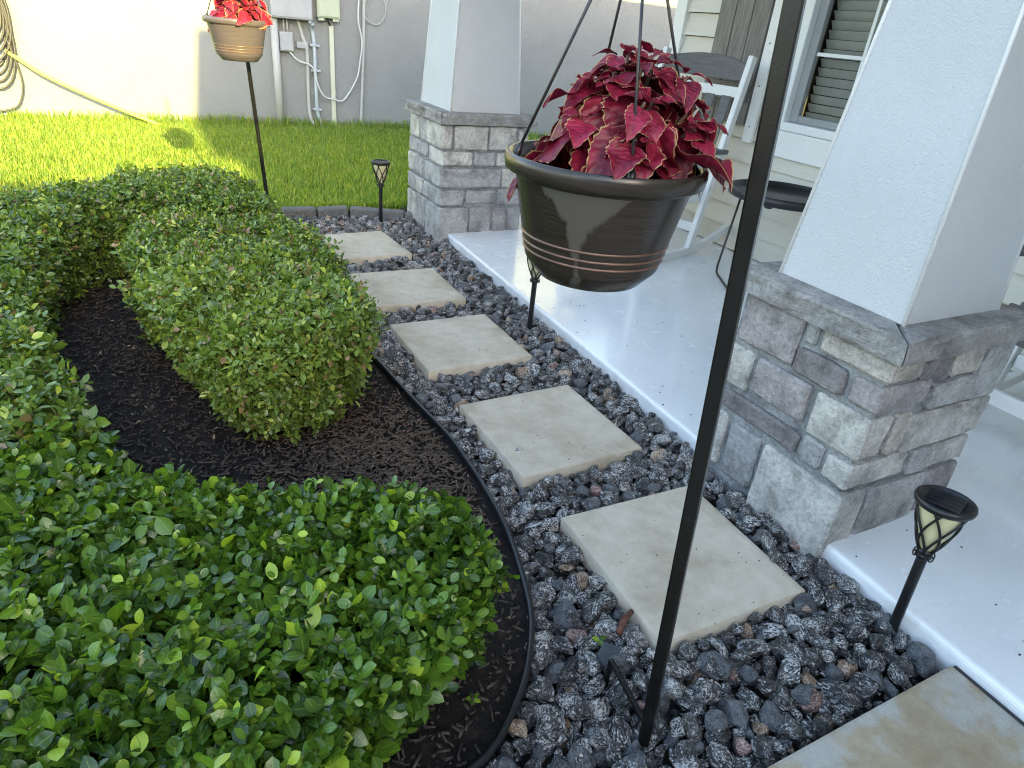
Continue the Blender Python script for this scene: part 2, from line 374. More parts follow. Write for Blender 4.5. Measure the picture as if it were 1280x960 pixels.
M_ROOF = simple('brown_shingle', (0.10, 0.085, 0.075), 0.9, 0.3, 20, 0.4, 60)
M_KERB = m_stucco('grey_kerb_concrete', (0.15, 0.147, 0.14), 0.6, 120, 0.9)
M_UTIL = simple('grey_enamel_box', (0.33, 0.34, 0.355), 0.5, 0.06)
M_UTILG = simple('green_grey_box', (0.40, 0.44, 0.33), 0.55, 0.06)
M_PVC = simple('grey_pvc_pipe', (0.40, 0.40, 0.385), 0.5, 0.08)
M_GALV = simple('galvanised_conduit', (0.42, 0.47, 0.52), 0.4, 0.08, metal=0.3)
M_CABLE = simple('pale_cable', (0.55, 0.55, 0.54), 0.5, 0.05)
M_HOSE = simple('yellow_hose', (0.62, 0.56, 0.10), 0.45, 0.08)
M_HOSEG = simple('grey_brown_hose', (0.042, 0.040, 0.042), 0.5, 0.1)
M_EARTH = simple('bare_earth', (0.06, 0.05, 0.04), 0.95, 0.3, 5)
M_LAWNS = simple('lawn_soil', (0.045, 0.055, 0.02), 0.95, 0.4, 18)
M_STICK = simple('red_brown_bark', (0.13, 0.05, 0.03), 0.8, 0.4, 60, 0.4, 90)
M_CHIP = simple('mulch_chip', (0.075, 0.054, 0.041), 0.85, 0.5, 50, 0.4, 120)
M_BARK = simple('brown_bark', (0.11, 0.075, 0.052), 0.85, 0.7, 60, 0.4, 120)
M_DEAD = simple('dry_leaf', (0.26, 0.19, 0.11), 0.8, 0.4, 40)

# ------------------------------------------------------------------ 2-D polygon distance (numpy)
def sdpoly(P, poly):
    poly = np.asarray(poly, float); d = np.full(len(P), 1e9); inside = np.zeros(len(P), bool)
    n = len(poly)
    for i in range(n):
        a, b = poly[i], poly[(i+1) % n]; e = b-a; w_ = P-a
        t = np.clip((w_@e)/(e@e), 0, 1); q = w_ - t[:, None]*e
        d = np.minimum(d, (q**2).sum(1))
        c1 = (a[1] > P[:, 1]) != (b[1] > P[:, 1])
        with np.errstate(divide='ignore', invalid='ignore'):
            xx = (b[0]-a[0])*(P[:, 1]-a[1])/(b[1]-a[1]) + a[0]
        inside ^= c1 & (P[:, 0] < xx)
    return np.sqrt(d)*np.where(inside, -1, 1)

# ================================================================== THE SETTING
PORCH_EDGE = lambda y: 1.93 + (2.044-1.913)/(4.868-0.471)*(y-0.471) + 0.008
EDGING = [(0.875, 3.35), (0.868, 3.144), (0.893, 2.846), (0.93, 2.476), (0.963, 2.166), (0.967, 1.99), (0.963, 1.837), (0.936, 1.571),
          (0.885, 1.339), (0.827, 1.165), (0.736, 1.018), (0.648, 0.921), (0.551, 0.844), (0.476, 0.812), (0.30, 0.775), (0.0, 0.74), (-0.5, 0.72), (-1.4, 0.70)]
tag(MB().prism([(-150, -150), (150, -150), (150, 150), (-150, 150)], -0.5, -0.14).build('ground', M_EARTH), 'bare earth ground under the whole garden', 'ground', kind='structure')
# lawn sheet
tag(MB().prism([(-40, 5.86), (12, 5.86), (12, 10.5), (-40, 10.5)], -0.13, -0.005).build('lawn', M_LAWNS), 'flat lawn between gravel bed and neighbouring wall', 'lawn', kind='structure')
# mulch bed: bumpy sheet
def sheet(name, poly, z, amp, step, mat, scale):
    xs = np.arange(min(p[0] for p in poly), max(p[0] for p in poly)+step, step); ys = np.arange(min(p[1] for p in poly), max(p[1] for p in poly)+step, step)
    X, Y = np.meshgrid(xs, ys); P = np.stack([X.ravel(), Y.ravel()], 1); sd_ = sdpoly(P, poly)
    Z = z + amp*fbm(np.c_[P, np.zeros(len(P))], scale, 3, 4)
    nx = len(xs); idx = np.arange(len(P)).reshape(len(ys), nx)
    F = np.stack([idx[:-1, :-1], idx[:-1, 1:], idx[1:, 1:], idx[1:, :-1]], -1).reshape(-1, 4)
    F = F[(sd_[F] < step*0.9).all(1)]
    return link(name, np_mesh(name, np.c_[P, Z], F, mat))
BED = [(-2.2, 0.70)] + [(-1.4, 0.70), (-0.5, 0.72), (0.0, 0.74), (0.30, 0.775), (0.476, 0.812), (0.551, 0.844), (0.648, 0.921), (0.736, 1.018), (0.827, 1.165), (0.885, 1.339), (0.936, 1.571), (0.963, 1.837), (0.963, 2.166), (0.93, 2.476), (0.893, 2.846), (0.868, 3.144), (0.875, 3.5), (0.88, 5.80), (-2.2, 5.80)]
tag(sheet('mulch_bed', BED, -0.022, 0.014, 0.025, M_SOIL, 9), 'dark mulch soil inside the hedge bed', 'soil', kind='structure')
# porch floor
we = [(PORCH_EDGE(y)+0.004*noise.noise(Vector((y*9, 0, 0)))+0.003*noise.noise(Vector((y*31, 5, 0))), y) for y in np.arange(5.55, -0.6, -0.03)]
pf = MB().prism(we+[(PORCH_EDGE(-3), -3), (4.6, -3), (4.6, 5.55)], -0.12, 0.05)
tag(pf.build('porch_floor', M_PORCH, bevel=0.018, seg=3), 'glossy white painted concrete porch floor', 'porch floor', kind='structure')
# walkway slab at the bottom of the picture, joint strip beside the porch
tag(MB().prism([(-6, -6), (PORCH_EDGE(-6)-0.022, -6), (PORCH_EDGE(0.512)-0.022, 0.512), (-6, 0.545)], -0.13, 0.02).build('walkway', M_SLAB, bevel=0.012, seg=2), 'stained tan concrete walkway slab beside the porch', 'walkway', kind='structure')
tag(MB().prism([(PORCH_EDGE(-2.9)-0.0215, -2.9), (PORCH_EDGE(-2.9)-0.005, -2.9), (PORCH_EDGE(0.505)-0.005, 0.505), (PORCH_EDGE(0.505)-0.0215, 0.505)], -0.13, 0.012).build('expansion_joint', M_BLACKP), 'black joint strip between walkway slab and porch', 'joint strip', kind='structure')

# ------------------------------------------------------------------ gravel bed
PAVERS = [(2.19078386, 8.0053512, 0.075), (2.27874939, 6.47660683, -0.0038), (2.29921473, 5.03742889, 0.0126), (2.34968244, 3.46326007, 0.027), (2.38938965, 2.01035475, -0.0258)]
PAVERS = [(a*0.61, b*0.61, r) for a, b, r in PAVERS]
gpoly = EDGING[:14] + [(0.2, 0.55), (1.88, 0.52), (1.97, 0.47), (2.10, 5.0), (2.10, 5.75), (0.85, 5.80), (0.85, 3.5)]
gravel = sheet('gravel_bed', [(0.1, 0.5), (1.95, 0.5), (2.06, 5.0), (2.06, 5.85), (0.7, 5.85), (0.7, 3.3), (0.95, 2.0), (0.8, 1.1)], -0.105, 0.008, 0.06, M_EARTH, 9)
tag(gravel, 'bed of grey speckled granite gravel round the stepping pavers', 'gravel', kind='structure')
def rock_template(seed, sub):
    bm = bmesh.new(); bmesh.ops.create_icosphere(bm, subdivisions=sub, radius=1)
    V = np.array([v.co[:] for v in bm.verts]); F = np.array([[v.index for v in f.verts] for f in bm.faces]); bm.free()
    r = np.random.default_rng(seed); rad = np.ones(len(V))
    for _ in range(11):                       # facets: cut with random planes
        d = r.normal(size=3); d /= np.linalg.norm(d); h = r.uniform(0.50, 0.84)
        rad = np.minimum(rad, h/np.maximum(V@d, 0.05))
    r.random()
    V = V*rad[:, None]*(1+0.045*fbm(V, 3.5, seed+50)[:, None])*1.18
    V *= np.array([r.uniform(0.95, 1.35), r.uniform(0.75, 1.0), r.uniform(0.6, 0.85)])
    return V, F
N_R = 14
T1 = [rock_template(100+i, 3) for i in range(N_R)]
T2 = [rock_template(100+i, 2) for i in range(N_R)]
T3 = [rock_template(100+i, 1) for i in range(N_R)]
def rocks():
    area = []
    # grid hashed dart throwing, two layers
    def layer(n, r0, r1, ov, zb, seed):
        r = np.random.default_rng(seed); P = np.c_[r.uniform(0.25, 2.05, n), r.uniform(0.5, 5.8, n)]; R = r.uniform(r0, r1, n)**1.0
        R = r0 + (r1-r0)*r.random(n)**1.7
        order = np.argsort(-R); P, R = P[order], R[order]
        ok = sdpoly(P, gpoly) < -R*0.6
        ok &= P[:, 0] < np.array([PORCH_EDGE(y) for y in P[:, 1]]) - R*0.7
        for (cx, cy, a) in PAVERS:
            d = P-np.array([cx, cy]); c, s = math.cos(-a), math.sin(-a)
            q = np.abs(np.c_[d[:, 0]*c-d[:, 1]*s, d[:, 0]*s+d[:, 1]*c]) - 0.305
            ok &= (q.max(1) > R*0.62)
        ok &= ~((P[:, 0] > 1.93) & (P[:, 1] > 1.0) & (P[:, 1] < 1.7) & (P[:, 0] > 1.93-R*0.7))
        ok &= ~((P[:, 0] > 1.99-R*0.6) & (P[:, 1] > 4.88))
        P, R = P[ok], R[ok]; grid = {}; keep = []; cs = 0.12
        for i in range(len(P)):
            gx, gy = int(P[i, 0]/cs), int(P[i, 1]/cs); good = True
            for a in (-1, 0, 1):
                for b in (-1, 0, 1):
                    for j in grid.get((gx+a, gy+b), ()):
                        if (P[i, 0]-P[j, 0])**2 + (P[i, 1]-P[j, 1])**2 < (ov*(R[i]+R[j]))**2: good = False; break
                    if not good: break
                if not good: break
            if good: keep.append(i); grid.setdefault((gx, gy), []).append(i)
        keep = np.array(keep); P, R = P[keep], R[keep]
        px_ = np.array([PORCH_EDGE(y) for y in P[:, 1]]) - P[:, 0]
        return np.c_[P, zb + R*0.35 + 0.030*np.clip(1-px_/0.30, 0, 1), R]
    A = layer(30000, 0.016, 0.038, 0.78, -0.085, 1)
    B = layer(30000, 0.014, 0.044, 0.82, -0.055, 2)
    D = layer(2600, 0.018, 0.034, 1.15, -0.034, 3)
    # pile up against the porch
    G = layer(9000, 0.004, 0.011, 0.9, -0.052, 4)          # grit in the gaps
    return np.concatenate([A, B, D, G])
RK = rocks()
rot = rng.normal(size=(len(RK), 3)); 
def rand_rot(i):
    return Matrix.Rotation(rng.uniform(0, 2*PI), 3, 'Z') @ Matrix.Rotation(rng.normal()*0.5, 3, 'X') @ Matrix.Rotation(rng.normal()*0.5, 3, 'Y')
dist = np.linalg.norm(RK[:, :3]-np.array(CAM), axis=1)
score = RK[:, 3]/dist + np.where(RK[:, 2] > -0.055, 0.012, 0)       # big, near and on top first
infr = (RK[:, 0] > 0.45) & (RK[:, 1] > 0.55)
order = np.argsort(-(score*infr)); big = set(order[:300].tolist())
meshes = []
for i, (V, F) in enumerate(T1):
    meshes.append(np_mesh('stone', V*0.035, F, M_GRAN, True, {'rnd': np.zeros(len(V))})); meshes[-1].set_sharp_from_angle(angle=math.radians(24))
VV, FF, RR = [], [], []; off = 0; nb = 0
for i in range(len(RK)):
    x, y, z, R = RK[i]; k = int(rng.integers(N_R)); Mx = rand_rot(i)
    if i in big:
        o = link('stone', meshes[k], gravel); o.location = (x, y, z); o.rotation_euler = Mx.to_euler(); s = R/0.035; o.scale = (s, s, s); nb += 1
    else:
        V, F = (T3 if R < 0.0125 else T1 if dist[i] < 2.3 else T2)[k]
        VV.append((V*R)@np.array(Mx.transposed()) + [x, y, z]); FF.append(F+off); off += len(V); RR.append(np.full(len(V), rng.random()))
gme = np_mesh('gravel', np.concatenate(VV), np.concatenate(FF), M_GRAN, True, {'rnd': np.concatenate(RR)}); gme.set_sharp_from_angle(angle=math.radians(26))
tag(link('gravel', gme, gravel), kind='stuff')

# ------------------------------------------------------------------ pavers
def slab_mesh(name, sx, sy, t, mat, seed):
    n = 14; xs = np.concatenate([[-0.5, -0.4935], np.linspace(-0.45, 0.45, n), [0.4935, 0.5]]); m = len(xs)
    X, Y = np.meshgrid(xs*sx, xs*sy); P = np.c_[X.ravel(), Y.ravel(), np.zeros(m*m)]
    ed = np.maximum(np.abs(P[:, 0])/sx, np.abs(P[:, 1])/sy)
    P[:, 2] = -0.003*(ed > 0.495) + 0.0008*fbm(P, 6, seed)
    P[:, :2] += (ed > 0.495)[:, None]*0.0012*np.c_[fbm(P+3, 30, seed), fbm(P+9, 30, seed+1)]
    idx = np.arange(m*m).reshape(m, m)
    F = np.stack([idx[:-1, :-1], idx[:-1, 1:], idx[1:, 1:], idx[1:, :-1]], -1).reshape(-1, 4)
    ring = list(idx[0, :]) + list(idx[1:, -1]) + list(idx[-1, -2::-1]) + list(idx[-2:0:-1, 0])
    b = P[ring].copy(); b[:, 2] = -t; nb_ = len(P); P = np.concatenate([P, b]); L = len(ring)
    S = np.array([(ring[i], nb_+i, nb_+(i+1) % L, ring[(i+1) % L]) for i in range(L)])
    me = np_mesh(name, P, np.concatenate([F, S]), mat, False); return me
plabels = ['farthest square concrete paver, next to the far stone column and lawn kerb', 'second concrete paver from the lawn, a dark stone on its corner',
           'middle concrete paver of the five, level with the lawn end of the black edging', 'concrete paver with a chipped pale spot near its corner',
           'nearest whole concrete paver, beside the stone column and crossed by the hook pole']
for i, (cx, cy, a) in enumerate(PAVERS):
    o = link('stepping_paver', slab_mesh('stepping_paver', 0.61, 0.61, 0.075, M_PAV, i)); o.location = (cx, cy, 0); o.rotation_euler = (0, 0, a)
    tag(o, plabels[i], 'paver', 'square pavers of the stepping path')
def flakes(name, parent, pts, mat, r0, r1):
    m = MB()
    for (x, y) in pts:
        n = 6; rr = rng.uniform(r0, r1); a0 = rng.uniform(0, 6)
        ring = [(x+rr*rng.uniform(0.6, 1.2)*math.cos(a0+2*PI*i/n), y+rr*rng.uniform(0.5, 1.0)*math.sin(a0+2*PI*i/n)) for i in range(n)]
        m.prism(ring, 0.0005, 0.0022)
    o_ = m.build(name, mat, parent); o_['kind'] = 'stuff'
PV = [o for o in C.objects if o.name.startswith('stepping_paver')]
M_PALE = simple('pale_chipped_concrete', (0.62, 0.60, 0.53), 0.9, 0.2, 90, 0.5, 200)
flakes('chipped_spot', PV[3], [(-0.215+rng.normal()*0.018, -0.13+rng.normal()*0.009) for _ in range(26)], M_PALE, 0.002, 0.008)
for p_ in PV: flakes('grit', p_, [(rng.uniform(-0.29, 0.29), rng.uniform(-0.29, 0.29)) for _ in range(16)], M_CHIP, 0.0012, 0.0035)
gp = MB()
for _ in range(70):
    gy = rng.uniform(0.3, 4.6); gx = PORCH_EDGE(gy)+0.02+abs(rng.normal())*0.5; gr = rng.uniform(0.0015, 0.0045); n = 5
    gp.prism([(gx+gr*math.cos(2*PI*i/n+gy)*rng.uniform(0.6, 1.2), gy+gr*math.sin(2*PI*i/n+gy)*rng.uniform(0.6, 1.2)) for i in range(n)], 0.0502, 0.053)
go = gp.build('grit', M_CHIP, bpy.data.objects['porch_floor']); go['kind'] = 'stuff'
o = link('loose_stone', meshes[3]); o.location = (0.83, 3.70, 0.022); o.scale = (0.9, 0.9, 0.95); tag(o, 'small dark granite stone lying on a paver corner by the hedge', 'stone')
# ------------------------------------------------------------------ kerb of concrete blocks along the lawn
kp = [(0.55, 5.80), (0.92, 5.82), (1.22, 5.82), (1.50, 5.80), (1.76, 5.72), (1.96, 5.60), (2.03, 5.52)]
kerb = empty('lawn_kerb', (1.2, 5.8, 0), 0, 'row of grey concrete kerb blocks edging the lawn behind the gravel', 'kerb')
for i in range(len(kp)-1):
    a, b = Vector((*kp[i], 0)), Vector((*kp[i+1], 0)); d = (b-a).normalized()*0.008
    a = a+d-kerb.location*1; b = b-d-kerb.location*1
    MB().bar((a.x, a.y, -0.04+0.008*(i % 2)), (b.x, b.y, -0.04+0.006*(i % 3)), 0.10, 0.17).build('block', M_KERB, kerb, bevel=0.02, seg=3)
# ------------------------------------------------------------------ black bed edging
edg = empty('bed_edging', (0.96, 2.1, -0.03), 0, 'black plastic edging with rounded top curving between mulch and gravel', 'edging')
def smooth_path(P, n=6):
    P = [Vector(p) for p in P]; out = []
    for i in range(len(P)-1):
        p0, p1, p2, p3 = P[max(i-1, 0)], P[i], P[i+1], P[min(i+2, len(P)-1)]
        for k in range(n):
            t = k/n; out.append(0.5*((2*p1)+(p2-p0)*t+(2*p0-5*p1+4*p2-p3)*t*t+(3*p1-p0-3*p2+p3)*t**3))
    return out+[P[-1]]
ep = smooth_path([(x-0.96, y-2.1, 0.042+0.004*math.sin(y*9)) for x, y in EDGING], 5)
MB().tube(ep, 0.0105, 10).build('bead', M_BLACKP, edg, True)
st = MB()
for sgn in (0.004,):
    vs_ = []; 
    for p in ep: vs_ += [(p.x-sgn, p.y, p.z), (p.x+sgn, p.y, p.z), (p.x+sgn, p.y, p.z-0.11), (p.x-sgn, p.y, p.z-0.11)]
    fs_ = []
    for i in range(len(ep)-1):
        for k in range(4): fs_.append((i*4+k, i*4+(k+1) % 4, i*4+4+(k+1) % 4, i*4+4+k))
    st.add(vs_, fs_)
st.build('strip', M_BLACKP, edg, True)

# ------------------------------------------------------------------ stone columns
def stone_box(a, b, seed, r=0.0075, amp=0.0075):
    a = np.array(a, float); b = np.array(b, float); s = b-a
    ts = []
    for k in range(3):
        e = min(0.30, r/s[k]*1.2); ts.append(np.array([0, e, 0.28, 0.5, 0.73, 1-e, 1.0]))
    V, F = {}, []
    def vid(i, j, k):
        key = (i, j, k)
        if key not in V: V[key] = len(V)
        return V[key]
    n = 6
    for i in range(n):
        for j in range(n):
            F += [(vid(i,j,0), vid(i,j+1,0), vid(i+1,j+1,0), vid(i+1,j,0)), (vid(i,j,n), vid(i+1,j,n), vid(i+1,j+1,n), vid(i,j+1,n)),
                  (vid(i,0,j), vid(i+1,0,j), vid(i+1,0,j+1), vid(i,0,j+1)), (vid(i,n,j), vid(i,n,j+1), vid(i+1,n,j+1), vid(i+1,n,j)),
                  (vid(0,i,j), vid(0,i,j+1), vid(0,i+1,j+1), vid(0,i+1,j)), (vid(n,i,j), vid(n,i+1,j), vid(n,i+1,j+1), vid(n,i,j+1))]
    keys = sorted(V, key=V.get); P = np.array([[ts[0][i], ts[1][j], ts[2][k]] for i, j, k in keys])*s + a
    ext = np.array([[(i in (0, n)), (j in (0, n)), (k in (0, n))] for i, j, k in keys])
    cen = (a+b)/2; sg = np.sign(P-cen); cnt = ext.sum(1)
    pull = np.where(cnt >= 2, 1.0, 0.0)*np.where(cnt == 3, 1.25, 1.0)
    P -= sg*ext*(pull*r*0.62)[:, None]
    for k in range(3): P[:, k] += amp*fbm(P+k*3.1+seed*7.3, 20, seed % 50+k, 4)
    return MB().add(P.tolist(), F)
NEAR_W = [('purple',1.64,1.365,.59,.785),('grey',1.36,1.30,.70,.785),('dark',1.365,1.15,.585,.69),('light',1.67,1.525,.395,.57),('purple',1.515,1.255,.42,.575),
          ('dark',1.64,1.24,.295,.385),('blue',1.235,1.135,.29,.40),('light',1.65,1.56,.03,.28),('blue',1.55,1.385,.02,.265)]
# corner stones: tint, y end on west face, x end on south face, z0, z1
NEAR_C = [('tan',1.29,2.10,.70,.785),('purple',1.14,2.20,.585,.69),('light',1.24,2.06,.40,.575),('light',1.125,2.25,.285,.392),('light',1.37,2.08,-.05,.275)]
NEAR_S = [('dark',2.11,2.27,.68,.785),('tan',2.28,2.45,.67,.785),('grey',2.46,2.62,.55,.785),('grey',2.21,2.45,.56,.67),('tan',2.07,2.16,.40,.57),('light',2.17,2.64,.385,.55),
          ('grey',2.26,2.385,.27,.385),('light',2.395,2.64,.26,.375),('grey',2.09,2.43,.0,.26),('purple',2.44,2.65,.03,.25)]
def column(name, label, ox, oy, sx, sy, htop, west, corner, south, seed, flip=0):
    """ox, oy: the corner towards the walk and the viewer; sx, sy the size of the stone base"""
    t = empty(name, (ox+sx/2, oy+sy/2, 0), 0, label, 'column', 'porch columns on stone bases')
    L = t.location; q = lambda p: (p[0]-L.x, p[1]-L.y, p[2])
    H = htop-0.08
    core = MB().box(q((ox-0.006, oy-0.006, -0.12)), q((ox+sx+0.006, oy+sy+0.006, H+0.004))).build('base_core', M_MORTAR, t)
    k = [seed]
    def put(tint, a, b):
        k[0] += 1
        stone_box(q(a), q(b), k[0]).build('stone', ST[tint], core, True).data.set_sharp_from_angle(angle=math.radians(34))
    for tint, y1, y0, z0, z1 in west: put(tint, (ox-0.022-0.016*random.random(), y0+0.005, z0+0.005), (ox+0.06, y1-0.005, z1-0.005))
    for tint, y1, x1, z0, z1 in corner:
        d = 0.022+0.014*random.random()
        put(tint, (ox-d, oy-d, z0+0.005), (x1-0.005, y1-0.005, z1-0.005))
    for tint, x0, x1, z0, z1 in south: put(tint, (x0+0.005, oy-0.022-0.016*random.random(), z0+0.005), (x1-0.005, oy+0.06, z1-0.005))
    # the two faces turned away: regular courses
    tints = ['grey', 'light', 'tan', 'purple', 'blue']
    z = -0.05; ci = 0
    while z < H-0.05:
        h = [0.13, 0.17, 0.11, 0.16][ci % 4]; z1 = min(z+h, H); ci += 1
        yy = oy+0.02
        while yy < oy+sy-0.05:
            y1 = min(yy+random.uniform(0.14, 0.3), oy+sy)
            if oy+sy-y1 < 0.09: y1 = oy+sy
            put(random.choice(tints), (ox+sx-0.06, yy+0.005, z+0.005), (ox+sx+0.022+0.012*random.random(), y1-0.005, z1-0.005)); yy = y1
        xx = ox+0.07
        while xx < ox+sx-0.1:
            x1 = min(xx+random.uniform(0.14, 0.3), ox+sx-0.062)
            if ox+sx-x1 < 0.15: x1 = ox+sx-0.062
            put(random.choice(tints), (xx+0.005, oy+sy-0.06, z+0.005), (x1-0.005, oy+sy+0.022+0.012*random.random(), z1-0.005)); xx = x1
        z = z1
    # cap: four mitred stones
    o_, i_ = 0.055, 0.14
    P = lambda x, y: (x-L.x, y-L.y)
    X0, X1, Y0, Y1 = ox-o_, ox+sx+o_, oy-o_, oy+sy+o_; x0, x1, y0, y1 = ox+i_, ox+sx-i_, oy+i_, oy+sy-i_
    g = 0.003
    for poly in ([(X0, Y0+g), (x0, y0+g), (x0, y1-g), (X0, Y1-g)], [(X0+g, Y0), (X1-g, Y0), (x1-g, y0), (x0+g, y0)],
                 [(X1, Y0+g), (X1, Y1-g), (x1, y1-g), (x1, y0+g)], [(X0+g, Y1), (x0+g, y1), (x1-g, y1), (X1-g, Y1)]):
        bm = bmesh.new(); lo = [bm.verts.new((*P(*p), H)) for p in poly]; hi = [bm.verts.new((*P(*p), htop)) for p in poly]
        bm.faces.new(lo[::-1]); bm.faces.new(hi)
        for i in range(4): bm.faces.new((lo[i], lo[(i+1) % 4], hi[(i+1) % 4], hi[i]))
        bmesh.ops.recalc_face_normals(bm, faces=bm.faces)
        bmesh.ops.bevel(bm, geom=[e for e in bm.edges if (e.verts[0].co.z > H+0.01 and e.verts[1].co.z > H+0.01)], offset=0.010, segments=1, affect='EDGES')
        bmesh.ops.subdivide_edges(bm, edges=[e for e in bm.edges if e.calc_length() > 0.05], cuts=7, use_grid_fill=True)
        bmesh.ops.triangulate(bm, faces=[f for f in bm.faces if len(f.verts) > 4])
        for v in bm.verts:
            lx, ly = v.co.x+L.x, v.co.y+L.y
            out = max(X0+0.02-lx, lx-X1+0.02, Y0+0.02-ly, ly-Y1+0.02)
            if out > 0:
                n_ = noise.noise(Vector((lx*14, ly*14, v.co.z*18+seed)))*0.016+noise.noise(Vector((lx*45, ly*45, v.co.z*50)))*0.008
                dx = (lx < X0+0.02) * -1 + (lx > X1-0.02); dy = (ly < Y0+0.02) * -1 + (ly > Y1-0.02)
                v.co.x += dx*n_; v.co.y += dy*n_; v.co.z += n_*0.3
        me = bpy.data.meshes.new('cap_stone'); bm.to_mesh(me); bm.free(); me.materials.append(M_CAP)
        me.polygons.foreach_set('use_smooth', [False]*len(me.polygons)); link('cap_stone', me, t)
    # tapered stucco shaft
    a = 0.058; ztop = 3.0; tp = (ztop-htop)*0.064
    vs_ = []
    for z, i in ((htop-0.006, 0), (ztop, tp)):
        vs_ += [(*P(ox+a+i, oy+a-0.015+i), z), (*P(ox+sx-a-i, oy+a-0.015+i), z), (*P(ox+sx-a-i, oy+sy-a-i), z), (*P(ox+a+i, oy+sy-a-i), z)]
    MB().add(vs_, [(3,2,1,0),(4,5,6,7),(0,1,5,4),(1,2,6,5),(2,3,7,6),(3,0,4,7)]).build('shaft', M_STUCW, t, bevel=0.008, seg=3)
    cb = MB()
    for c, (ex, ey) in enumerate(((-1,-1),(1,-1),(1,1),(-1,1))):
        p0, p1 = Vector(vs_[c]), Vector(vs_[c+4]); cb = MB().tube([p0+Vector((ex*0.0, ey*0.0, 0)), p1], 0.0065, 8); cb.build('corner_bead', M_WHITE, t, True)
    return t
column('near_porch_column'.replace('near_', ''), 'large white stucco column on mauve and pale stone base, beside the nearest paver', 1.955, 1.045, 0.64, 0.605, 0.87, NEAR_W, NEAR_C, NEAR_S, 10)
fo = lambda L_: L_
FAR_W = [('light',5.62,5.42,.70,.885),('grey',5.41,5.25,.70,.885),('grey',5.66,5.45,.575,.69),('light',5.66,5.50,.41,.565),('blue',5.49,5.30,.41,.565),('grey',5.66,5.48,.26,.40),('light',5.47,5.30,.27,.40),
         ('light',5.66,5.44,.0,.25),('grey',5.43,5.22,.0,.26),('blue',5.44,5.2,.585,.69)]
FAR_C = [('light',5.24,2.08,.70,.885),('light',5.19,2.26,.575,.69),('grey',5.28,2.52,.41,.565),('grey',5.28,2.20,.27,.40),('grey',5.20,2.25,-.05,.26)]
FAR_S = [('light',2.09,2.38,.70,.885),('light',2.39,2.64,.70,.885),('grey',2.65,2.74,.70,.885),('grey',2.27,2.46,.575,.69),('light',2.47,2.74,.575,.69),('light',2.53,2.74,.41,.565),
         ('grey',2.22,2.49,.28,.39),('blue',2.50,2.74,.26,.40),('grey',2.26,2.46,.03,.25),('purple',2.47,2.60,.03,.25),('blue',2.61,2.74,.03,.25)]
column('porch_column', 'white stucco column on pale grey stone base at the lawn end of the porch', 2.02, 4.92, 0.71, 0.74, 0.97, FAR_W, FAR_C, FAR_S, 400)

# ------------------------------------------------------------------ the house behind the porch (most of it out of frame; unseen sun blockers added)
WX = 4.4
house = empty('house', (WX, 1.0, 0), 0, 'cream lap-sided house wall with shutter and window behind the porch', 'house')
hq = lambda x, y, z: (x-WX, y-1.0, z)
def hbox(name, a, b, mat, bevel=0.0, parent=None):
    return MB().box(hq(*a), hq(*b)).build(name, mat, parent or house, bevel=bevel)
WIN = (2.70, 3.86, 1.10, 2.75)        # y0 y1 z0 z1
# wall shell in four pieces round the window opening
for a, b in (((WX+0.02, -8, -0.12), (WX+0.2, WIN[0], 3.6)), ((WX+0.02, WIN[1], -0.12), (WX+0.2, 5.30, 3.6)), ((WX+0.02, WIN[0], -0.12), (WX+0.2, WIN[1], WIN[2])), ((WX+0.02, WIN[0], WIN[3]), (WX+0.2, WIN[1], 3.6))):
    hbox('wall', a, b, M_LAPSHADE)
hbox('rear_room', (WX+0.75, -8, 0), (11, 5.28, 3.6), M_DARKROOM)
hbox('end_wall', (WX+0.2, 5.13, -0.12), (11, 5.30, 3.6), M_SIDE)
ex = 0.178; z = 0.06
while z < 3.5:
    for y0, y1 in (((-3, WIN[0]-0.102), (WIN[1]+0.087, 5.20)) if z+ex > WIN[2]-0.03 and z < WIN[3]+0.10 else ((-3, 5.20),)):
        zt = z+ex-0.006  # open gap: the dark backing stands in for the shadow under each lap
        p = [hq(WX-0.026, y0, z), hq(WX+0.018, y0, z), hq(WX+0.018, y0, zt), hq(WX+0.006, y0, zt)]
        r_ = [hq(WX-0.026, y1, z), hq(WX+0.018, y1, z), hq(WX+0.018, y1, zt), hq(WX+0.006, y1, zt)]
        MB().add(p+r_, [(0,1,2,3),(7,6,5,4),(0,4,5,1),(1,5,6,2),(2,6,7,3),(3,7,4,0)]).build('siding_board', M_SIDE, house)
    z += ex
hbox('corner_board', (WX-0.042, 5.20, 0.06), (WX+0.1, 5.34, 3.5), M_WHITE, 0.005)
# window
win = hbox('window', (WX-0.048, WIN[0]-0.10, WIN[2]-0.22), (WX+0.015, WIN[1]+0.085, WIN[2]-0.03), M_WHITE, 0.006)      # apron board
hbox('frame', (WX-0.025, WIN[1]-0.02, WIN[2]-0.03), (WX+0.12, WIN[1]+0.085, WIN[3]+0.1), M_VINYL, 0.006, win)
hbox('frame', (WX-0.025, WIN[0]-0.10, WIN[2]-0.03), (WX+0.12, WIN[0]+0.02, WIN[3]+0.1), M_VINYL, 0.006, win)
hbox('frame', (WX-0.022, WIN[0]+0.02, WIN[3]), (WX+0.12, WIN[1]-0.02, WIN[3]+0.1), M_VINYL, 0.006, win)
hbox('sill', (WX-0.055, WIN[0]-0.02, WIN[2]-0.028), (WX+0.12, WIN[1]-0.002, WIN[2]+0.035), M_VINYL, 0.01, win)
sx0, sx1 = WX+0.03, WX+0.075
wy0, wy1, wz0, wz1 = WIN[0]+0.022, WIN[1]-0.022, WIN[2]+0.037, WIN[3]-0.002
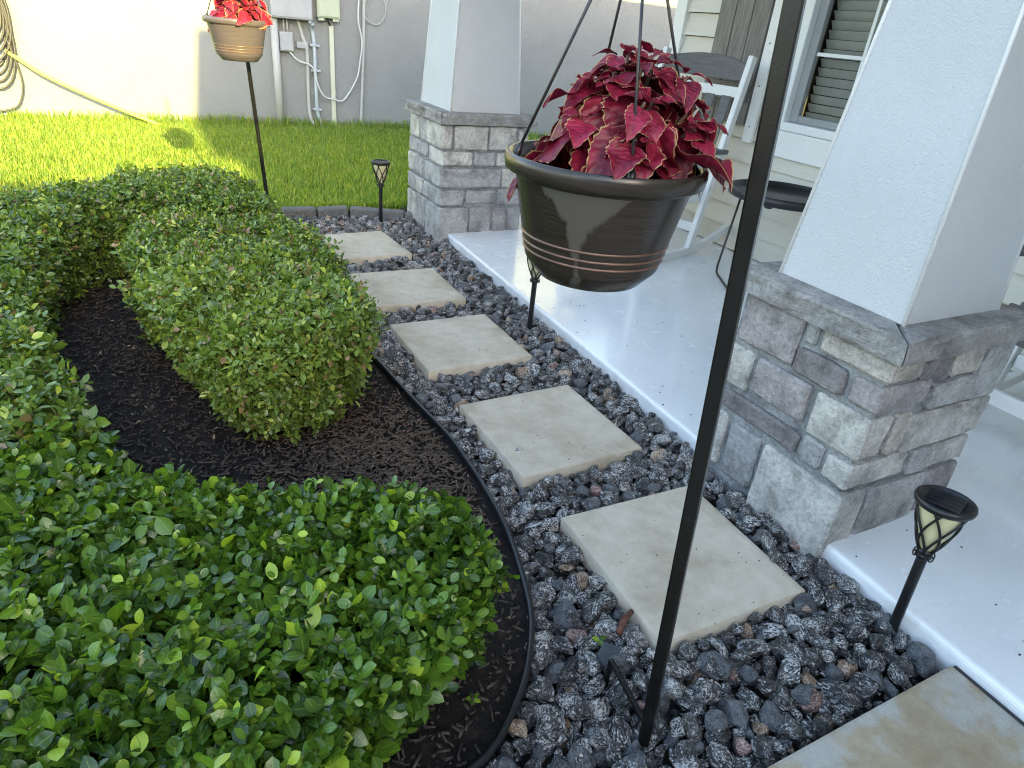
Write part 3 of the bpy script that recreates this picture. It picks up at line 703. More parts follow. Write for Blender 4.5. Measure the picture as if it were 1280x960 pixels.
for a, b in (((sx0, wy1-0.075, wz0), (sx1, wy1, wz1)), ((sx0, wy0, wz0), (sx1, wy0+0.075, wz1)), ((sx0+.002, wy0+0.076, wz0), (sx1, wy1-0.076, wz0+0.05)), ((sx0+.002, wy0+0.076, wz1-0.05), (sx1, wy1-0.076, wz1))):
    hbox('sash', a, b, M_SCREEN, 0.004, win)
hbox('pane', (WX+0.062, wy0+0.06, wz0+0.03), (WX+0.066, wy1-0.06, wz1-0.03), M_GLASS, 0, win)
for y in (3.37, 3.0): hbox('muntin', (WX+0.050, y-0.012, wz0+0.052), (WX+0.060, y+0.012, wz1-0.05), M_VINYL, 0, win)
for zz in (1.61, 2.10): hbox('muntin', (WX+0.048, wy0+0.078, zz-0.012), (WX+0.0595, wy1-0.078, zz+0.012), M_VINYL, 0, win)
zz = wz0+0.05
while zz < wz1-0.03:
    MB().bar(hq(WX+0.15, wy0+0.05, zz), hq(WX+0.15, wy1-0.05, zz), 0.066, 0.004, (1.6, 0, 1)).build('blind_slat', M_BLIND, win); zz += 0.062
# shutter of boards
shu = hbox('shutter', (WX-0.038, 4.20, 1.06), (WX-0.028, 4.76, 2.85), M_SHUT)
for y0, y1 in ((4.575, 4.755), (4.39, 4.567), (4.205, 4.382)): hbox('plank', (WX-0.062, y0, 1.05), (WX-0.0385, y1, 2.86), M_SHUT, 0.004, shu)
for zz in (1.22, 2.35): hbox('batten', (WX-0.080, 4.22, zz), (WX-0.0625, 4.74, zz+0.13), M_SHUT, 0.004, shu)
cas = hbox('casing_strip', (WX-0.058, 4.085, 0.93), (WX-0.027, 4.185, 2.9), M_WHITE, 0.004)
for k in range(6): 
    nl = MB().lathe([(0.001, 0.006), (0.006, 0.005), (0.008, 0.0)], 8); o = nl.build('nail', M_SCREEN, cas, True, loc=hq(WX-0.059, 4.135, 1.05+k*0.3)); o.rotation_euler = (0, -PI/2, 0)
# roofs, plus unseen blocks added behind the viewer to shade the walk
hbox('porch_ceiling', (1.50, -3, 3.20), (WX+0.02, 5.62, 3.28), M_WHITE)
hbox('porch_beam', (2.02, -3, 3.0), (2.60, 5.60, 3.198), M_WHITE)
MB().add([hq(1.35, -3, 3.30), hq(11.2, -3, 3.30), hq(11.2, 5.70, 3.30), hq(1.35, 5.70, 3.30), hq(1.35, -3, 3.52), hq(6.5, -3, 4.55), hq(11.2, -3, 3.52), hq(11.2, 5.70, 3.52), hq(6.5, 2.0, 4.55), hq(1.35, 5.70, 3.52)],
         [(0,3,2,1),(4,5,8,9),(5,6,7,8),(0,4,9,3),(2,7,6,1),(0,1,6,5,4),(3,9,7,2),(9,8,7)]).build('roof', M_ROOF, house)
hbox('tall_sun_blocker', (1.50, -9, -0.12), (4.38, -3.02, 5.0), M_STUCW)  # tall mass added out of view to block the low sun
MB().add([hq(1.3, -9.2, 5.02), hq(4.6, -9.2, 5.02), hq(4.6, -2.8, 5.02), hq(1.3, -2.8, 5.02), hq(2.95, -9.2, 5.9), hq(2.95, -5.2, 5.9)],
         [(0,3,2,1),(0,1,4),(3,5,2),(0,4,5,3),(1,2,5,4)]).build('tall_blocker_roof', M_ROOF, house)
GY = 7.0
hbox('low_sun_blocker', (-9, -11, -0.12), (1.49, -5, 2.95), M_STUCW)  # low mass added out of view; its ridge sets where the shade ends
zr = (GY+8.0)*0.29
MB().add([hq(-9.4, -11.4, 2.97), hq(1.49, -11.4, 2.97), hq(1.49, -4.6, 2.97), hq(-9.4, -4.6, 2.97), hq(-9.4, -8, zr), hq(1.49, -8, zr)],
         [(0,3,2,1),(0,4,3),(1,2,5),(3,4,5,2),(0,1,5,4)]).build('low_blocker_roof', M_ROOF, house)

# ------------------------------------------------------------------ the neighbouring house
NY = 10.43
nb_h = empty('neighbouring_house', (3, NY+3, 0), 0, 'neighbouring house with textured greige stucco wall across the lawn', 'house')
nq = lambda x, y, z: (x-3, y-NY-3, z)
MB().box(nq(-4.6, NY, -0.12), nq(16, NY+8, 3.75)).build('wall', M_STUCG, nb_h)
MB().add([nq(-5.4, NY-0.55, 3.75), nq(16.8, NY-0.55, 3.75), nq(16.8, NY+8.5, 3.75), nq(-5.4, NY+8.5, 3.75), nq(-5.4, NY-0.55, 3.93), nq(16.8, NY-0.55, 3.93), nq(16.8, NY+8.5, 3.93), nq(-5.4, NY+8.5, 3.93), nq(-1, NY+4, 5.9), nq(12, NY+4, 5.9)],
         [(0,3,2,1),(0,1,5,4),(1,2,6,5),(2,3,7,6),(3,0,4,7),(4,5,9,8),(5,6,9),(6,7,8,9),(7,4,8)]).build('roof', M_ROOF, nb_h)
yw = NY
ub = empty('meter_box', (1.96, yw, 1.40), 0, 'large grey utility box on the stucco wall, beside the smaller green box', 'utility box')
MB().box((-0.27, -0.16, 0.0), (0.27, -0.003, 0.75)).build('cabinet', M_UTIL, ub, bevel=0.01)
MB().box((-0.26, -0.172, 0.02), (0.262, -0.161, 0.73)).build('cover', M_UTIL, ub, bevel=0.004)
MB().tube([(0.24, -0.12, 0), (0.24, -0.12, -0.035)], 0.026, 10).build('hub', M_GALV, ub, True)
gb = empty('cable_box', (2.46, yw, 1.45), 0, 'small pale green cable box on the stucco wall', 'utility box')
MB().box((-0.155, -0.11, 0), (0.155, -0.003, 0.55)).build('cabinet', M_UTILG, gb, bevel=0.012)
MB().box((-0.14, -0.122, 0.02), (0.14, -0.111, 0.53)).build('lid', M_UTILG, gb, bevel=0.006)
for x in (-0.11, 0.09): MB().box((x-0.03, -0.10, -0.035), (x+0.05, -0.03, -0.001)).build('latch', M_UTILG, gb, bevel=0.004)
def pipe(name, pts, r, mat, label, cat='pipe'):
    m = MB().tube(smooth_path(pts, 5) if len(pts) > 2 else pts, r, 10); o = m.build(name, mat, None, True); return tag(o, label, cat)
pipe('downpipe', [(1.735, yw-0.055, 1.398), (1.735, yw-0.055, -0.02)], 0.052, M_PVC, 'thick grey pipe running from utility box down into the grass')
pipe('conduit', [(2.06, yw-0.03, 1.398), (2.10, yw-0.03, 1.22), (2.16, yw-0.03, 1.0), (2.15, yw-0.03, 0.5), (2.16, yw-0.035, 0.18), (2.24, yw-0.06, -0.02)], 0.024, M_PVC, 'bent grey conduit just left of the galvanised conduit')
gc = empty('galvanised_conduit', (2.26, yw, 0), 0, 'bluish galvanised conduit with clamps below the utility box', 'conduit')
MB().tube(smooth_path([(-0.03, -0.12, 1.365), (-0.02, -0.035, 1.30), (0, -0.035, 1.1), (0.0, -0.035, 0.5), (0.01, -0.035, 0.2), (0.09, -0.06, -0.02)], 6), 0.026, 10).build('tube', M_GALV, gc, True)
for zz in (1.10, 0.78, 0.27): MB().box((-0.06, -0.066, zz-0.014), (0.07, -0.002, zz+0.014)).build('clamp', M_GALV, gc, bevel=0.003)
tag(MB().box((2.475, yw-0.045, -0.03), (2.535, yw-0.002, 1.36)).build('cable_cover', simple('cream_duct', (0.52, 0.52, 0.42), 0.5, 0.06), bevel=0.006), 'square cream cable duct rising to the green cable box', 'duct')
pipe('cable_riser', [(2.44, yw-0.05, 1.455), (2.505, yw-0.03, 1.34)], 0.012, M_BLACKP, 'short black cable between duct and green box', 'cable')
pipe('thin_conduit', [(2.98, yw-0.03, 2.3), (2.96, yw-0.03, 1.2), (2.90, yw-0.03, -0.02)], 0.022, M_PVC, 'tall thin grey conduit standing alone farther along the wall')
jb = empty('junction_box', (1.885, yw, 1.0), 0, 'small grey junction box under the large utility box', 'utility box')
MB().box((-0.09, -0.09, 0), (0.09, -0.003, 0.24)).build('cabinet', M_UTIL, jb, bevel=0.014)
MB().box((-0.075, -0.10, 0.015), (0.075, -0.091, 0.225)).build('lid', M_UTIL, jb, bevel=0.006)
for x in (-0.02, 0.025): MB().tube([(x, -0.045, 0.24), (x, -0.045, 0.40)], 0.011, 8).build('nipple', M_PVC, jb, True)
tag(MB().box((2.02, yw-0.05, 1.05), (2.18, yw-0.003, 1.13)).build('bonding_bar', M_UTIL, bevel=0.006), 'small grey block on the wall between junction box and conduits', 'block')
pipe('slack_cable', [(1.92, yw-0.06, 1.0), (2.02, yw-0.06, 0.90), (2.18, yw-0.07, 0.85), (2.24, yw-0.075, 0.78), (2.28, yw-0.07, 0.60), (2.37, yw-0.06, 0.45), (2.50, yw-0.065, 0.42), (2.62, yw-0.06, 0.40), (2.72, yw-0.06, 0.50), (2.85, yw-0.06, 0.72), (2.90, yw-0.06, 0.95), (2.93, yw-0.062, 1.2), (2.88, yw-0.06, 1.5), (2.92, yw-0.06, 1.9)], 0.011, M_CABLE, 'pale cable hanging in a loop across the shaded wall', 'cable')
cpts = []
for k in range(60):
    a = k/59*4*PI; cpts.append((3.13+0.16*math.cos(a)+0.008*math.sin(3*a), yw-0.03-0.008*(k % 7)/7, 1.62+0.19*math.sin(a)))
pipe('cable_coil', cpts+[(3.30, yw-0.02, 1.72), (3.45, yw-0.02, 1.98)], 0.006, M_PVC, 'thin coiled cable hanging beside the tall conduit', 'cable')
# garden hose: hanger, coils, run along the wall
gh = empty('garden_hose', (-1.47, yw, 1.35), 0, 'coiled garden hose hung on the sunlit wall, one length trailing to the grass', 'hose')
MB().box((-0.10, -0.13, 0.36), (0.10, -0.003, 0.56)).build('hanger', M_UTIL, gh, bevel=0.02)
for k in range(9):
    r_ = random.Random(k); ww = 0.17+0.012*k; hh = 0.60+0.05*((k*5) % 9); pts = []
    for j in range(40):
        a = 2*PI*j/40; s_, c_ = math.sin(a), math.cos(a)
        pts.append((ww*s_*(1-0.18*c_)+r_.uniform(-.004, .004), -0.03-0.011*k-0.008*math.sin(2*a+k), 0.52-hh*(1-c_)*0.75))
    MB().tube(pts, 0.0125, 7, closed=True).build('coil', M_HOSEG, gh, True)
MB().tube(smooth_path([(0.20, -0.12, -0.45), (0.25, -0.11, -0.85), (0.20, -0.1, -1.08), (0.09, -0.1, -1.20), (-0.2, -0.1, -1.24), (-0.5, -0.1, -1.2)], 6), 0.012, 7).build('loop', M_HOSEG, gh, True)
MB().tube(smooth_path([(0.15, -0.11, -0.56), (0.22, -0.11, -0.61), (0.5, -0.25, -0.79), (0.9, -0.27, -0.99), (1.3, -0.27, -1.17), (1.62, -0.27, -1.305), (1.75, -0.3, -1.36)], 6), 0.021, 8).build('trailing_length', M_HOSE, gh, True)

# ------------------------------------------------------------------ hedges
def leaf_tpl(seg, wd, fold=0.22, curl=0.22, tip=1.0):
    xs = np.linspace(0, 1, seg+1); V = []; mid = []
    for x in xs:
        h = wd*math.sin(PI*min(1, x**1.12))**0.62 if 0 < x < 1 else 0.006
        zc = -curl*x*x*0.6
        V += [(x, -h, zc+fold*h), (x, 0, zc), (x, h, zc+fold*h)]; mid += [0, 1, 0]
    F = []
    for i in range(seg):
        a = i*3; F += [(a, a+1, a+4, a+3), (a+1, a+2, a+5, a+4)]
    return np.array(V), np.array(F), np.array(mid, float)
def scatter(tpls, pos, ax, nz, size, tid, R=None):
    """place templates: ax = leaf axis, nz = face normal"""
    ay = np.cross(nz, ax); ay /= np.linalg.norm(ay, axis=1)[:, None]+1e-9; az = np.cross(ax, ay)
    Vs, Fs, Rs, Ms = [], [], [], []; off = 0; R = rng.random(len(pos)) if R is None else R
    for t, (V, F, md) in enumerate(tpls):
        i = np.where(tid == t)[0]
        if not len(i): continue
        P = pos[i][:, None, :] + size[i][:, None, None]*(V[None, :, 0, None]*ax[i][:, None, :] + V[None, :, 1, None]*ay[i][:, None, :] + V[None, :, 2, None]*az[i][:, None, :])
        n = len(V); Vs.append(P.reshape(-1, 3)); Fs.append((F[None]+(np.arange(len(i))*n)[:, None, None]+off).reshape(-1, 4))
        off += n*len(i); Rs.append(np.repeat(R[i], n)); Ms.append(np.tile(md, len(i)))
    return np.concatenate(Vs), np.concatenate(Fs), np.concatenate(Rs), np.concatenate(Ms)
def unit(v): return v/(np.linalg.norm(v, axis=-1, keepdims=True)+1e-9)
def hedge_sdf(P, poly, H, R, seed, under=0.10, amp=0.03, zlow=0.30):
    d = sdpoly(P[:, :2], poly) + np.clip((zlow-P[:, 2])/zlow, 0, 1)*under
    n = amp*fbm(P, 4.5, seed, 3)+0.4*amp*fbm(P, 17, seed+5, 2)
    d = d + n; h = P[:, 2]-H + 0.8*n
    qx, qz = d+R, h+R
    return np.minimum(np.maximum(qx, qz), 0) + np.sqrt(np.maximum(qx, 0)**2+np.maximum(qz, 0)**2) - R
def hedge(name, label, group, poly, H, Rr, nshoot, lsize, mat, seed, per=7, seg=4, wd=0.30, zmin=0.02, nsingle=0, amp=0.03, under=0.10, shoot=1.25, clump=None, upw=0.55, deep=0.036, loose=0.4):
    poly = np.array(poly); lo, hi = poly.min(0)-0.06, poly.max(0)+0.06
    t = empty(name, ((lo[0]+hi[0])/2, (lo[1]+hi[1])/2, -0.03), 0, label, 'hedge', group); L = np.array(t.location)
    r = np.random.default_rng(seed); pts, nrm = [], []; cnt = 0
    sd_ = lambda P: hedge_sdf(P, poly, H, Rr, seed, under, amp)
    while cnt < nshoot:
        P = np.c_[r.uniform(lo[0], hi[0], 60000), r.uniform(lo[1], hi[1], 60000), r.uniform(zmin, H+0.06, 60000)]
        s = sd_(P); dep = -np.abs(r.normal(size=60000))*deep+0.006+0.05*loose*r.random(60000)**4
        P = P[np.abs(s-dep) < 0.012]
        if len(P) == 0: continue
        e = 1e-3; g = np.stack([sd_(P+np.eye(3)[k]*e)-sd_(P-np.eye(3)[k]*e) for k in range(3)], 1)
        pts.append(P); nrm.append(unit(g)); cnt += len(P)
    P = np.concatenate(pts)[:nshoot]; N = np.concatenate(nrm)[:nshoot]
    D = unit(N*0.65 + np.array([0, 0, upw]) + r.normal(size=P.shape)*0.50)          # shoot direction
    pos, ax, nz, size, tone = [], [], [], [], []; ysh = r.random(len(P)) < 0.36; shb = r.uniform(-0.15, 0.15, len(P))
    ref = unit(np.cross(D, r.normal(size=P.shape))); ref2 = np.cross(D, ref)
    for k in range(per):
        a = (k//2)*PI/2 + (k % 2)*PI + r.normal(size=len(P))*0.35; u = (k//2)/max(1, (per-1)//2)
        rad = ref*np.cos(a)[:, None]+ref2*np.sin(a)[:, None]
        tilt = 0.15+0.95*u + r.normal(size=len(P))*0.32                                    # lower leaves spread, tip leaves stand
        A = unit(rad + D*tilt[:, None] + np.array([0, 0, 0.06])); nn = unit(D - A*(D*A).sum(1)[:, None] + r.normal(size=P.shape)*0.38)
        pos.append(P + D*(lsize*shoot*(u-0.75))[..., None] if np.ndim(u) else P + D*(lsize*shoot*(u-0.75))); ax.append(A); nz.append(nn)
        tone.append(np.where(ysh & (u > 0.6), r.uniform(0.88, 0.999, len(P)), np.clip(r.random(len(P))*0.85+shb, 0.002, 0.88)))
        size.append(lsize*r.uniform(0.55, 1.2, len(P))*(1.05-0.38*u))
    pos, ax, nz, size, tone = map(np.concatenate, (pos, ax, nz, size, tone))
    good = pos[:, 2] > -0.01; pos, ax, nz, size, tone = pos[good], ax[good], nz[good], size[good], tone[good]
    tp = [leaf_tpl(seg, wd, 0.20, 0.25), leaf_tpl(seg, wd*1.15, 0.32, 0.05), leaf_tpl(seg, wd*0.9, 0.12, 0.5)]
    tid = r.integers(0, 3, len(pos)); rest = np.ones(len(pos), bool)
    if nsingle:                                                                              # the leaves that show largest: an object each
        sdv = sd_(pos); camd = np.linalg.norm(pos-np.array(CAM), axis=1)
        d_ = pos-np.array(CAM); zc = d_@np.array(fw); px = 640+818.6*(d_@np.array(r2))/zc; py = 480-818.6*(d_@np.array(u2))/zc
        vis = (px > 5) & (px < 1275) & (py > 0) & (py < 950) & (sdv > 0.004) & (unit(-d_)*np.array(unit(nz))).sum(1).__gt__(0.2)
        sc_ = np.where(vis, size/camd, 0); pick = np.argsort(-sc_)[:nsingle]
        mes = []
        for V, F, md in tp:
            mes.append(np_mesh('leaf', V*lsize, F, mat, True, {'rnd': np.zeros(len(V)), 'mid': md}))
        for i in pick:
            rest[i] = False; o = link('leaf', mes[tid[i]], t)
            x_ = Vector(ax[i]); y_ = Vector(nz[i]).cross(x_).normalized(); z_ = x_.cross(y_)
            mm = Matrix((x_, y_, z_)).transposed().to_4x4(); mm.translation = Vector(pos[i]-L); s = size[i]/lsize
            o.matrix_local = mm @ Matrix.Scale(s, 4)
    V, F, Rn, Md = scatter(tp, (pos-L)[rest], ax[rest], nz[rest], size[rest], tid[rest], tone[rest])
    tag(link('foliage', np_mesh('foliage', V, F, mat, True, {'rnd': Rn, 'mid': Md}), t), kind='stuff')
    # woody stems inside
    tw = MB(); k = 0; cand = np.c_[r.uniform(lo[0], hi[0], 900), r.uniform(lo[1], hi[1], 900)]
    cand = cand[sdpoly(cand, poly) < -0.10][:46]
    for c in cand:
        x, y = c-L[:2]
        for j in range(5):
            a = r.uniform(0, 6.28); l = r.uniform(0.08, 0.2); h1 = r.uniform(0.6, 0.92)*H
            tw.tube([(x, y, 0.0), (x+0.3*l*math.cos(a), y+0.3*l*math.sin(a), h1*0.4), (x+0.8*l*math.cos(a), y+0.8*l*math.sin(a), h1)], [0.008, 0.006, 0.003], 5, False)
    tag(tw.build('stems', M_TWIG, t, True), kind='stuff')
    return t
FG = [(0.60, 1.035), (0.635, 1.12), (0.625, 1.30), (0.56, 1.365), (0.26, 1.55), (-0.155, 1.72), (-0.26, 1.97), (-1.25, 2.0), (-1.25, 0.55), (-0.15, 0.58), (0.22, 0.80), (0.45, 0.95)]
hedge('clipped_hedge', 'large-leaved clipped hedge in the near corner, in front of the mulch', 'clipped hedges of the bed', FG, 0.42, 0.10, 7600, 0.047, M_LEAF, 11, per=7, seg=5, wd=0.33, nsingle=300, amp=0.04, under=0.09, deep=0.05, loose=0.7)
LB = [(-0.275, 1.96), (-0.40, 2.4), (-0.50, 2.85), (-0.54, 3.4), (-0.50, 4.0), (-0.36, 4.30), (-0.16, 4.42), (0.04, 4.36), (0.62, 4.05), (0.645, 4.5), (0.58, 4.95), (0.42, 5.3), (0.17, 5.42), (-0.12, 5.2), (-0.36, 4.92), (-0.75, 4.5), (-1.15, 4.0), (-1.25, 1.96)]
hedge('clipped_hedge', 'long clipped hedge curving round the back of the mulch bed', 'clipped hedges of the bed', LB, 0.505, 0.12, 8800, 0.042, M_LEAF2, 23, per=7, seg=3, wd=0.29, amp=0.045, under=0.06, deep=0.045, loose=0.8)
B1 = [(0.05, 2.60), (0.09, 2.40), (0.26, 2.31), (0.50, 2.31), (0.66, 2.40), (0.73, 2.66), (0.72, 2.95), (0.64, 3.14), (0.20, 3.20), (-0.06, 3.16), (-0.03, 2.85)]
hedge('rounded_shrub', 'pale leafy shrub standing alone before the mulch, nearest of the inner row', 'shrubs of the inner row', B1, 0.505, 0.11, 5000, 0.040, M_LEAF3, 31, per=7, seg=3, wd=0.27, nsingle=300, amp=0.07, under=0.12, deep=0.05, loose=1.2)
B2 = [(-0.12, 3.22), (0.20, 3.24), (0.62, 3.16), (0.80, 3.24), (0.85, 3.45), (0.80, 3.85), (0.66, 4.05), (0.30, 4.12), (0.02, 4.15), (-0.13, 4.0), (-0.15, 3.5)]
hedge('rounded_shrub', 'darker shrub behind the pale one, bulging towards the second paver', 'shrubs of the inner row', B2, 0.475, 0.12, 4200, 0.039, M_LEAF2, 47, per=7, seg=3, wd=0.27, amp=0.075, under=0.08, deep=0.05, loose=1.0)

# ------------------------------------------------------------------ lawn grass (nobody could count it)
def grass():
    def blades(n, x0, x1, y0, y1, h0, h1):
        x = rng.uniform(x0, x1, n); y = rng.uniform(y0, y1, n)
        a = rng.uniform(0, 2*PI, n); h = rng.uniform(h0, h1, n)*(1+0.25*fbm(np.c_[x, y, 0*x], 2.5, 9)); w_ = rng.uniform(0.004, 0.008, n); b = rng.uniform(0.05, 0.6, n)*h
        cx, cy = np.cos(a), np.sin(a); t = a+PI/2+rng.normal(size=n)*0.4; wx, wy = np.cos(t)*w_, np.sin(t)*w_
        z0 = -0.01
        V = np.stack([np.stack([x-wx, y-wy, 0*x+z0], 1), np.stack([x+wx, y+wy, 0*x+z0], 1),
                      np.stack([x+wx*0.8+cx*b*0.3, y+wy*0.8+cy*b*0.3, h*0.6], 1), np.stack([x-wx*0.8+cx*b*0.3, y-wy*0.8+cy*b*0.3, h*0.6], 1),
                      np.stack([x+cx*b+wx*0.1, y+cy*b+wy*0.1, h], 1), np.stack([x+cx*b-wx*0.1, y+cy*b-wy*0.1, h], 1)], 1)
        F = np.array([[0, 1, 2, 3], [3, 2, 4, 5]])[None]+(np.arange(n)*6)[:, None, None]
        return V.reshape(-1, 3), F.reshape(-1, 4), np.repeat(np.clip(rng.random(n)*0.9+0.16*fbm(np.c_[x, y, 0*x], 1.6, 4, 4)+0.25*np.clip(1-(y-5.9)/0.25, 0, 1)*rng.random(n), 0, 0.999), 6)
    Vs, Fs, Rs = [], [], []; off = 0
    for a in ((95000, -2.6, 4.6, 5.90, 10.40, 0.045, 0.095), (7000, 4.6, 9, 5.9, 10.4, 0.05, 0.09), (9000, -6, -2.6, 5.9, 10.4, 0.05, 0.09), (2500, -2.6, 4.6, 10.28, 10.41, 0.08, 0.19), (2200, 0.6, 2.0, 5.86, 5.98, 0.03, 0.075)):
        V, F, R = blades(*a); Vs.append(V); Fs.append(F+off); Rs.append(R); off += len(V)
    V, F, R = np.concatenate(Vs), np.concatenate(Fs), np.concatenate(Rs)
    return np_mesh('grass', V, F, M_GRASS, True, {'rnd': R, 'mid': np.zeros(len(V))})
tag(link('grass', grass()), 'short mown lawn grass, bright where the sun reaches it', 'grass', kind='stuff')

# ------------------------------------------------------------------ shepherd hooks, hanging pots and their plants
def shepherd(loc, lean, ztop, aim, label, sq=0.030):
    """pole from the ground leaning to (lean) at 1.645 high, then a crook over towards aim"""
    t = empty('shepherd_hook', loc, 0, label, 'plant hook', 'shepherd hooks'); b = Vector((0, 0, -0.10)); d = Vector((lean[0], lean[1], 1.645))
    topp = d*(ztop/1.645)
    m = MB(); n = 5; a = 0.6
    e1, e2 = Vector((math.cos(a), math.sin(a), 0)), Vector((-math.sin(a), math.cos(a), 0))
    vs_ = []
    for k in range(2):
        p = b if k == 0 else topp
        vs_ += [p+e1*sq*0.5*sx+e2*sq*0.5*sy for sx, sy in ((-1,-1),(1,-1),(1,1),(-1,1))]
    m.add(vs_, [(3,2,1,0),(4,5,6,7),(0,1,5,4),(1,2,6,5),(2,3,7,6),(3,0,4,7)]); m.build('pole', M_BLACK, t, bevel=0.0035, seg=2)
    h = Vector((aim[0]-loc[0], aim[1]-loc[1], 0)) - Vector((topp.x, topp.y, 0)); L_ = h.length; u = h.normalized(); pts = []
    for k in range(13):
        q = PI*k/12; pts.append(topp + u*(L_/2*(1-math.cos(q))) + Vector((0, 0, L_*0.62*math.sin(q))))
    e = pts[-1]; pts += [e+Vector((0, 0, -0.04))-u*0.004, e+Vector((0, 0, -0.065))+u*0.015, e+Vector((0, 0, -0.06))+u*0.035, e+Vector((0, 0, -0.035))+u*0.045]
    MB().tube(smooth_path(pts, 3), 0.0085, 8).build('crook', M_BLACK, t, True)
    return t, e+Vector(loc)+Vector((0, 0, -0.065))
def pot(loc, hook_z, label, az0, mat=None):
    t = empty('hanging_pot', loc, 0, label, 'flower pot', 'bronze hanging pots'); t.scale = (0.965, 0.965, 1.0)
    prof = [(0.0, 0.004), (0.085, 0.004), (0.092, 0.0), (0.098, 0.002), (0.122, 0.028), (0.126, 0.034), (0.157, 0.172), (0.159, 0.176), (0.173, 0.180), (0.177, 0.183), (0.179, 0.197), (0.178, 0.206), (0.175, 0.209), (0.168, 0.208), (0.161, 0.20), (0.152, 0.176), (0.148, 0.150)]
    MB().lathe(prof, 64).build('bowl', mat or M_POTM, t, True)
    for zz in (0.050, 0.063, 0.078):
        r_ = 0.126+(zz-0.034)*(0.157-0.126)/(0.172-0.034)
        MB().lathe([(r_, zz-0.0022), (r_+0.0018, zz-0.001), (r_+0.0018, zz+0.001), (r_, zz+0.0022)], 64).build('band', M_COPPER, t, True)
    s = MB(); n = 28; vs_ = [(0, 0, 0.172)]; fs_ = []
    for i in range(1, 7):
        for k in range(n):
            rr = 0.1515*i/6; a = 2*PI*k/n; vs_.append((rr*math.cos(a), rr*math.sin(a), 0.165+0.012*noise.noise(Vector((rr*math.cos(a)*40, rr*math.sin(a)*40, 3)))))
    for k in range(n): fs_.append((0, 1+k, 1+(k+1) % n))
    for i in range(5):
        for k in range(n): fs_.append((1+i*n+k, 1+(i+1)*n+k, 1+(i+1)*n+(k+1) % n, 1+i*n+(k+1) % n))
    s.add(vs_, fs_).build('soil', M_SOIL, t, True)
    for k in range(4):
        a = az0+k*PI/2; p = Vector((0.162*math.cos(a), 0.162*math.sin(a), 0.198)); q = Vector((0.004*math.cos(a), 0.004*math.sin(a), hook_z-loc[2]))
        wv = MB().tube([p, q], 0.0027, 6).build('hanger_wire', M_WIRE, t, True)
        d_ = (q-p).normalized(); MB().tube([p-d_*0.008, p+d_*0.012, p+d_*0.026], [0.008, 0.0075, 0.003], 8).build('clip', M_BLACKP, wv, True)
    return t
def coleus_leaf(seed, L_=1.0, W_=0.33):
    r = random.Random(seed); n = 17; V, lx, ly = [], [], []; cols = (-1, -0.93, -0.5, 0, 0.5, 0.93, 1)
    arch = r.uniform(0.2, 0.75); cup = r.uniform(-0.25, 0.30); wav = r.uniform(0.015, 0.06); ph = r.uniform(0, 6)
    for i in range(n+1):
        x = i/n; h = W_*(math.sin(PI*x**0.72)**0.8 if 0 < x < 1 else 0.0); h = max(h, 0.008)
        for c in cols:
            s = 1.0+(0.09*(1 if i % 2 else -0.3) if abs(c) == 1 else 0)
            y = h*c*s; z = -arch*x*x + cup*abs(c)**1.5*h*1.4 + wav*math.sin(9*x+ph+c)*abs(c)*2 + 0.02*(i % 3 == 1)*(0 < abs(c) < 0.9)
            V.append((x*L_+(0.02*abs(c) if abs(c) == 1 else 0), y, z)); lx.append(x); ly.append(abs(c))
    F = []; m = len(cols)
    for i in range(n):
        for j in range(m-1): a = i*m+j; F.append((a, a+1, a+m+1, a+m))
    return np_mesh('leaf', np.array(V)*0.085, np.array(F), M_COL, True, {'lx': lx, 'ly': ly})
CL = [coleus_leaf(i, 1.0, 0.46 if i % 2 else 0.41) for i in range(6)]
def coleus(loc, label, seed, tips, rot=0):
    t = empty('coleus_plant', loc, rot, label, 'plant', 'coleus plants in hanging pots'); r = random.Random(seed)
    for (tx, ty, tz, big) in tips:
        T = Vector((tx, ty, tz)); base = Vector((tx*0.35, ty*0.35, -0.03))
        D = (T-base).normalized(); D = (D*0.6+Vector((tx*2.0, ty*2.0, 0.55))).normalized()
        c = base.lerp(T, 0.55)+Vector((0, 0, 0.02)); MB().tube(smooth_path([base, c, T], 4), [0.0045]*4+[0.0035]*4+[0.0025], 6).build('stem', M_CSTEM, t, True)
        ref = D.orthogonal().normalized(); a0 = r.uniform(0, PI)
        for lv in range(4):
            for sgn in (0, 1):
                a = a0+lv*PI/2+sgn*PI+r.uniform(-0.25, 0.25)
                rad = Matrix.Rotation(a, 3, D) @ ref
                droop = (-0.75, -0.42, 0.15, 0.95)[lv]+r.uniform(-0.25, 0.2)
                A = (rad + D*droop*0.8 + Vector((0, 0, -0.42 if lv < 2 else -0.05))).normalized(); N = (D - A*D.dot(A)); N = (N.normalized()+Vector((r.uniform(-.3, .3), r.uniform(-.3, .3), 0.25))).normalized()
                s = (1.30, 1.08, 0.70, 0.36)[lv]*big*r.uniform(0.82, 1.15)
                p = T - D*(0.055, 0.030, 0.010, 0.0)[lv]; tipv = p+A*0.085*s
                if tipv.z < 0.045 and tipv.xy.length > 0.125: A.z = max(A.z, (0.045-p.z)/(0.085*s)); A.normalize()
                Y = N.cross(A).normalized(); N = A.cross(Y)
                if p.z + A.z*0.085*s < 0.0 and (p.xy+A.xy*0.085*s).length < 0.165: A.z = max(A.z, -0.15); A.normalize(); Y = N.cross(A).normalized(); N = A.cross(Y)
                o = link('leaf', CL[r.randrange(6)], t); mm = Matrix((A, Y, N)).transposed().to_4x4(); mm.translation = p+A*0.006
                o.matrix_local = mm @ Matrix.Scale(s, 4)
    return t
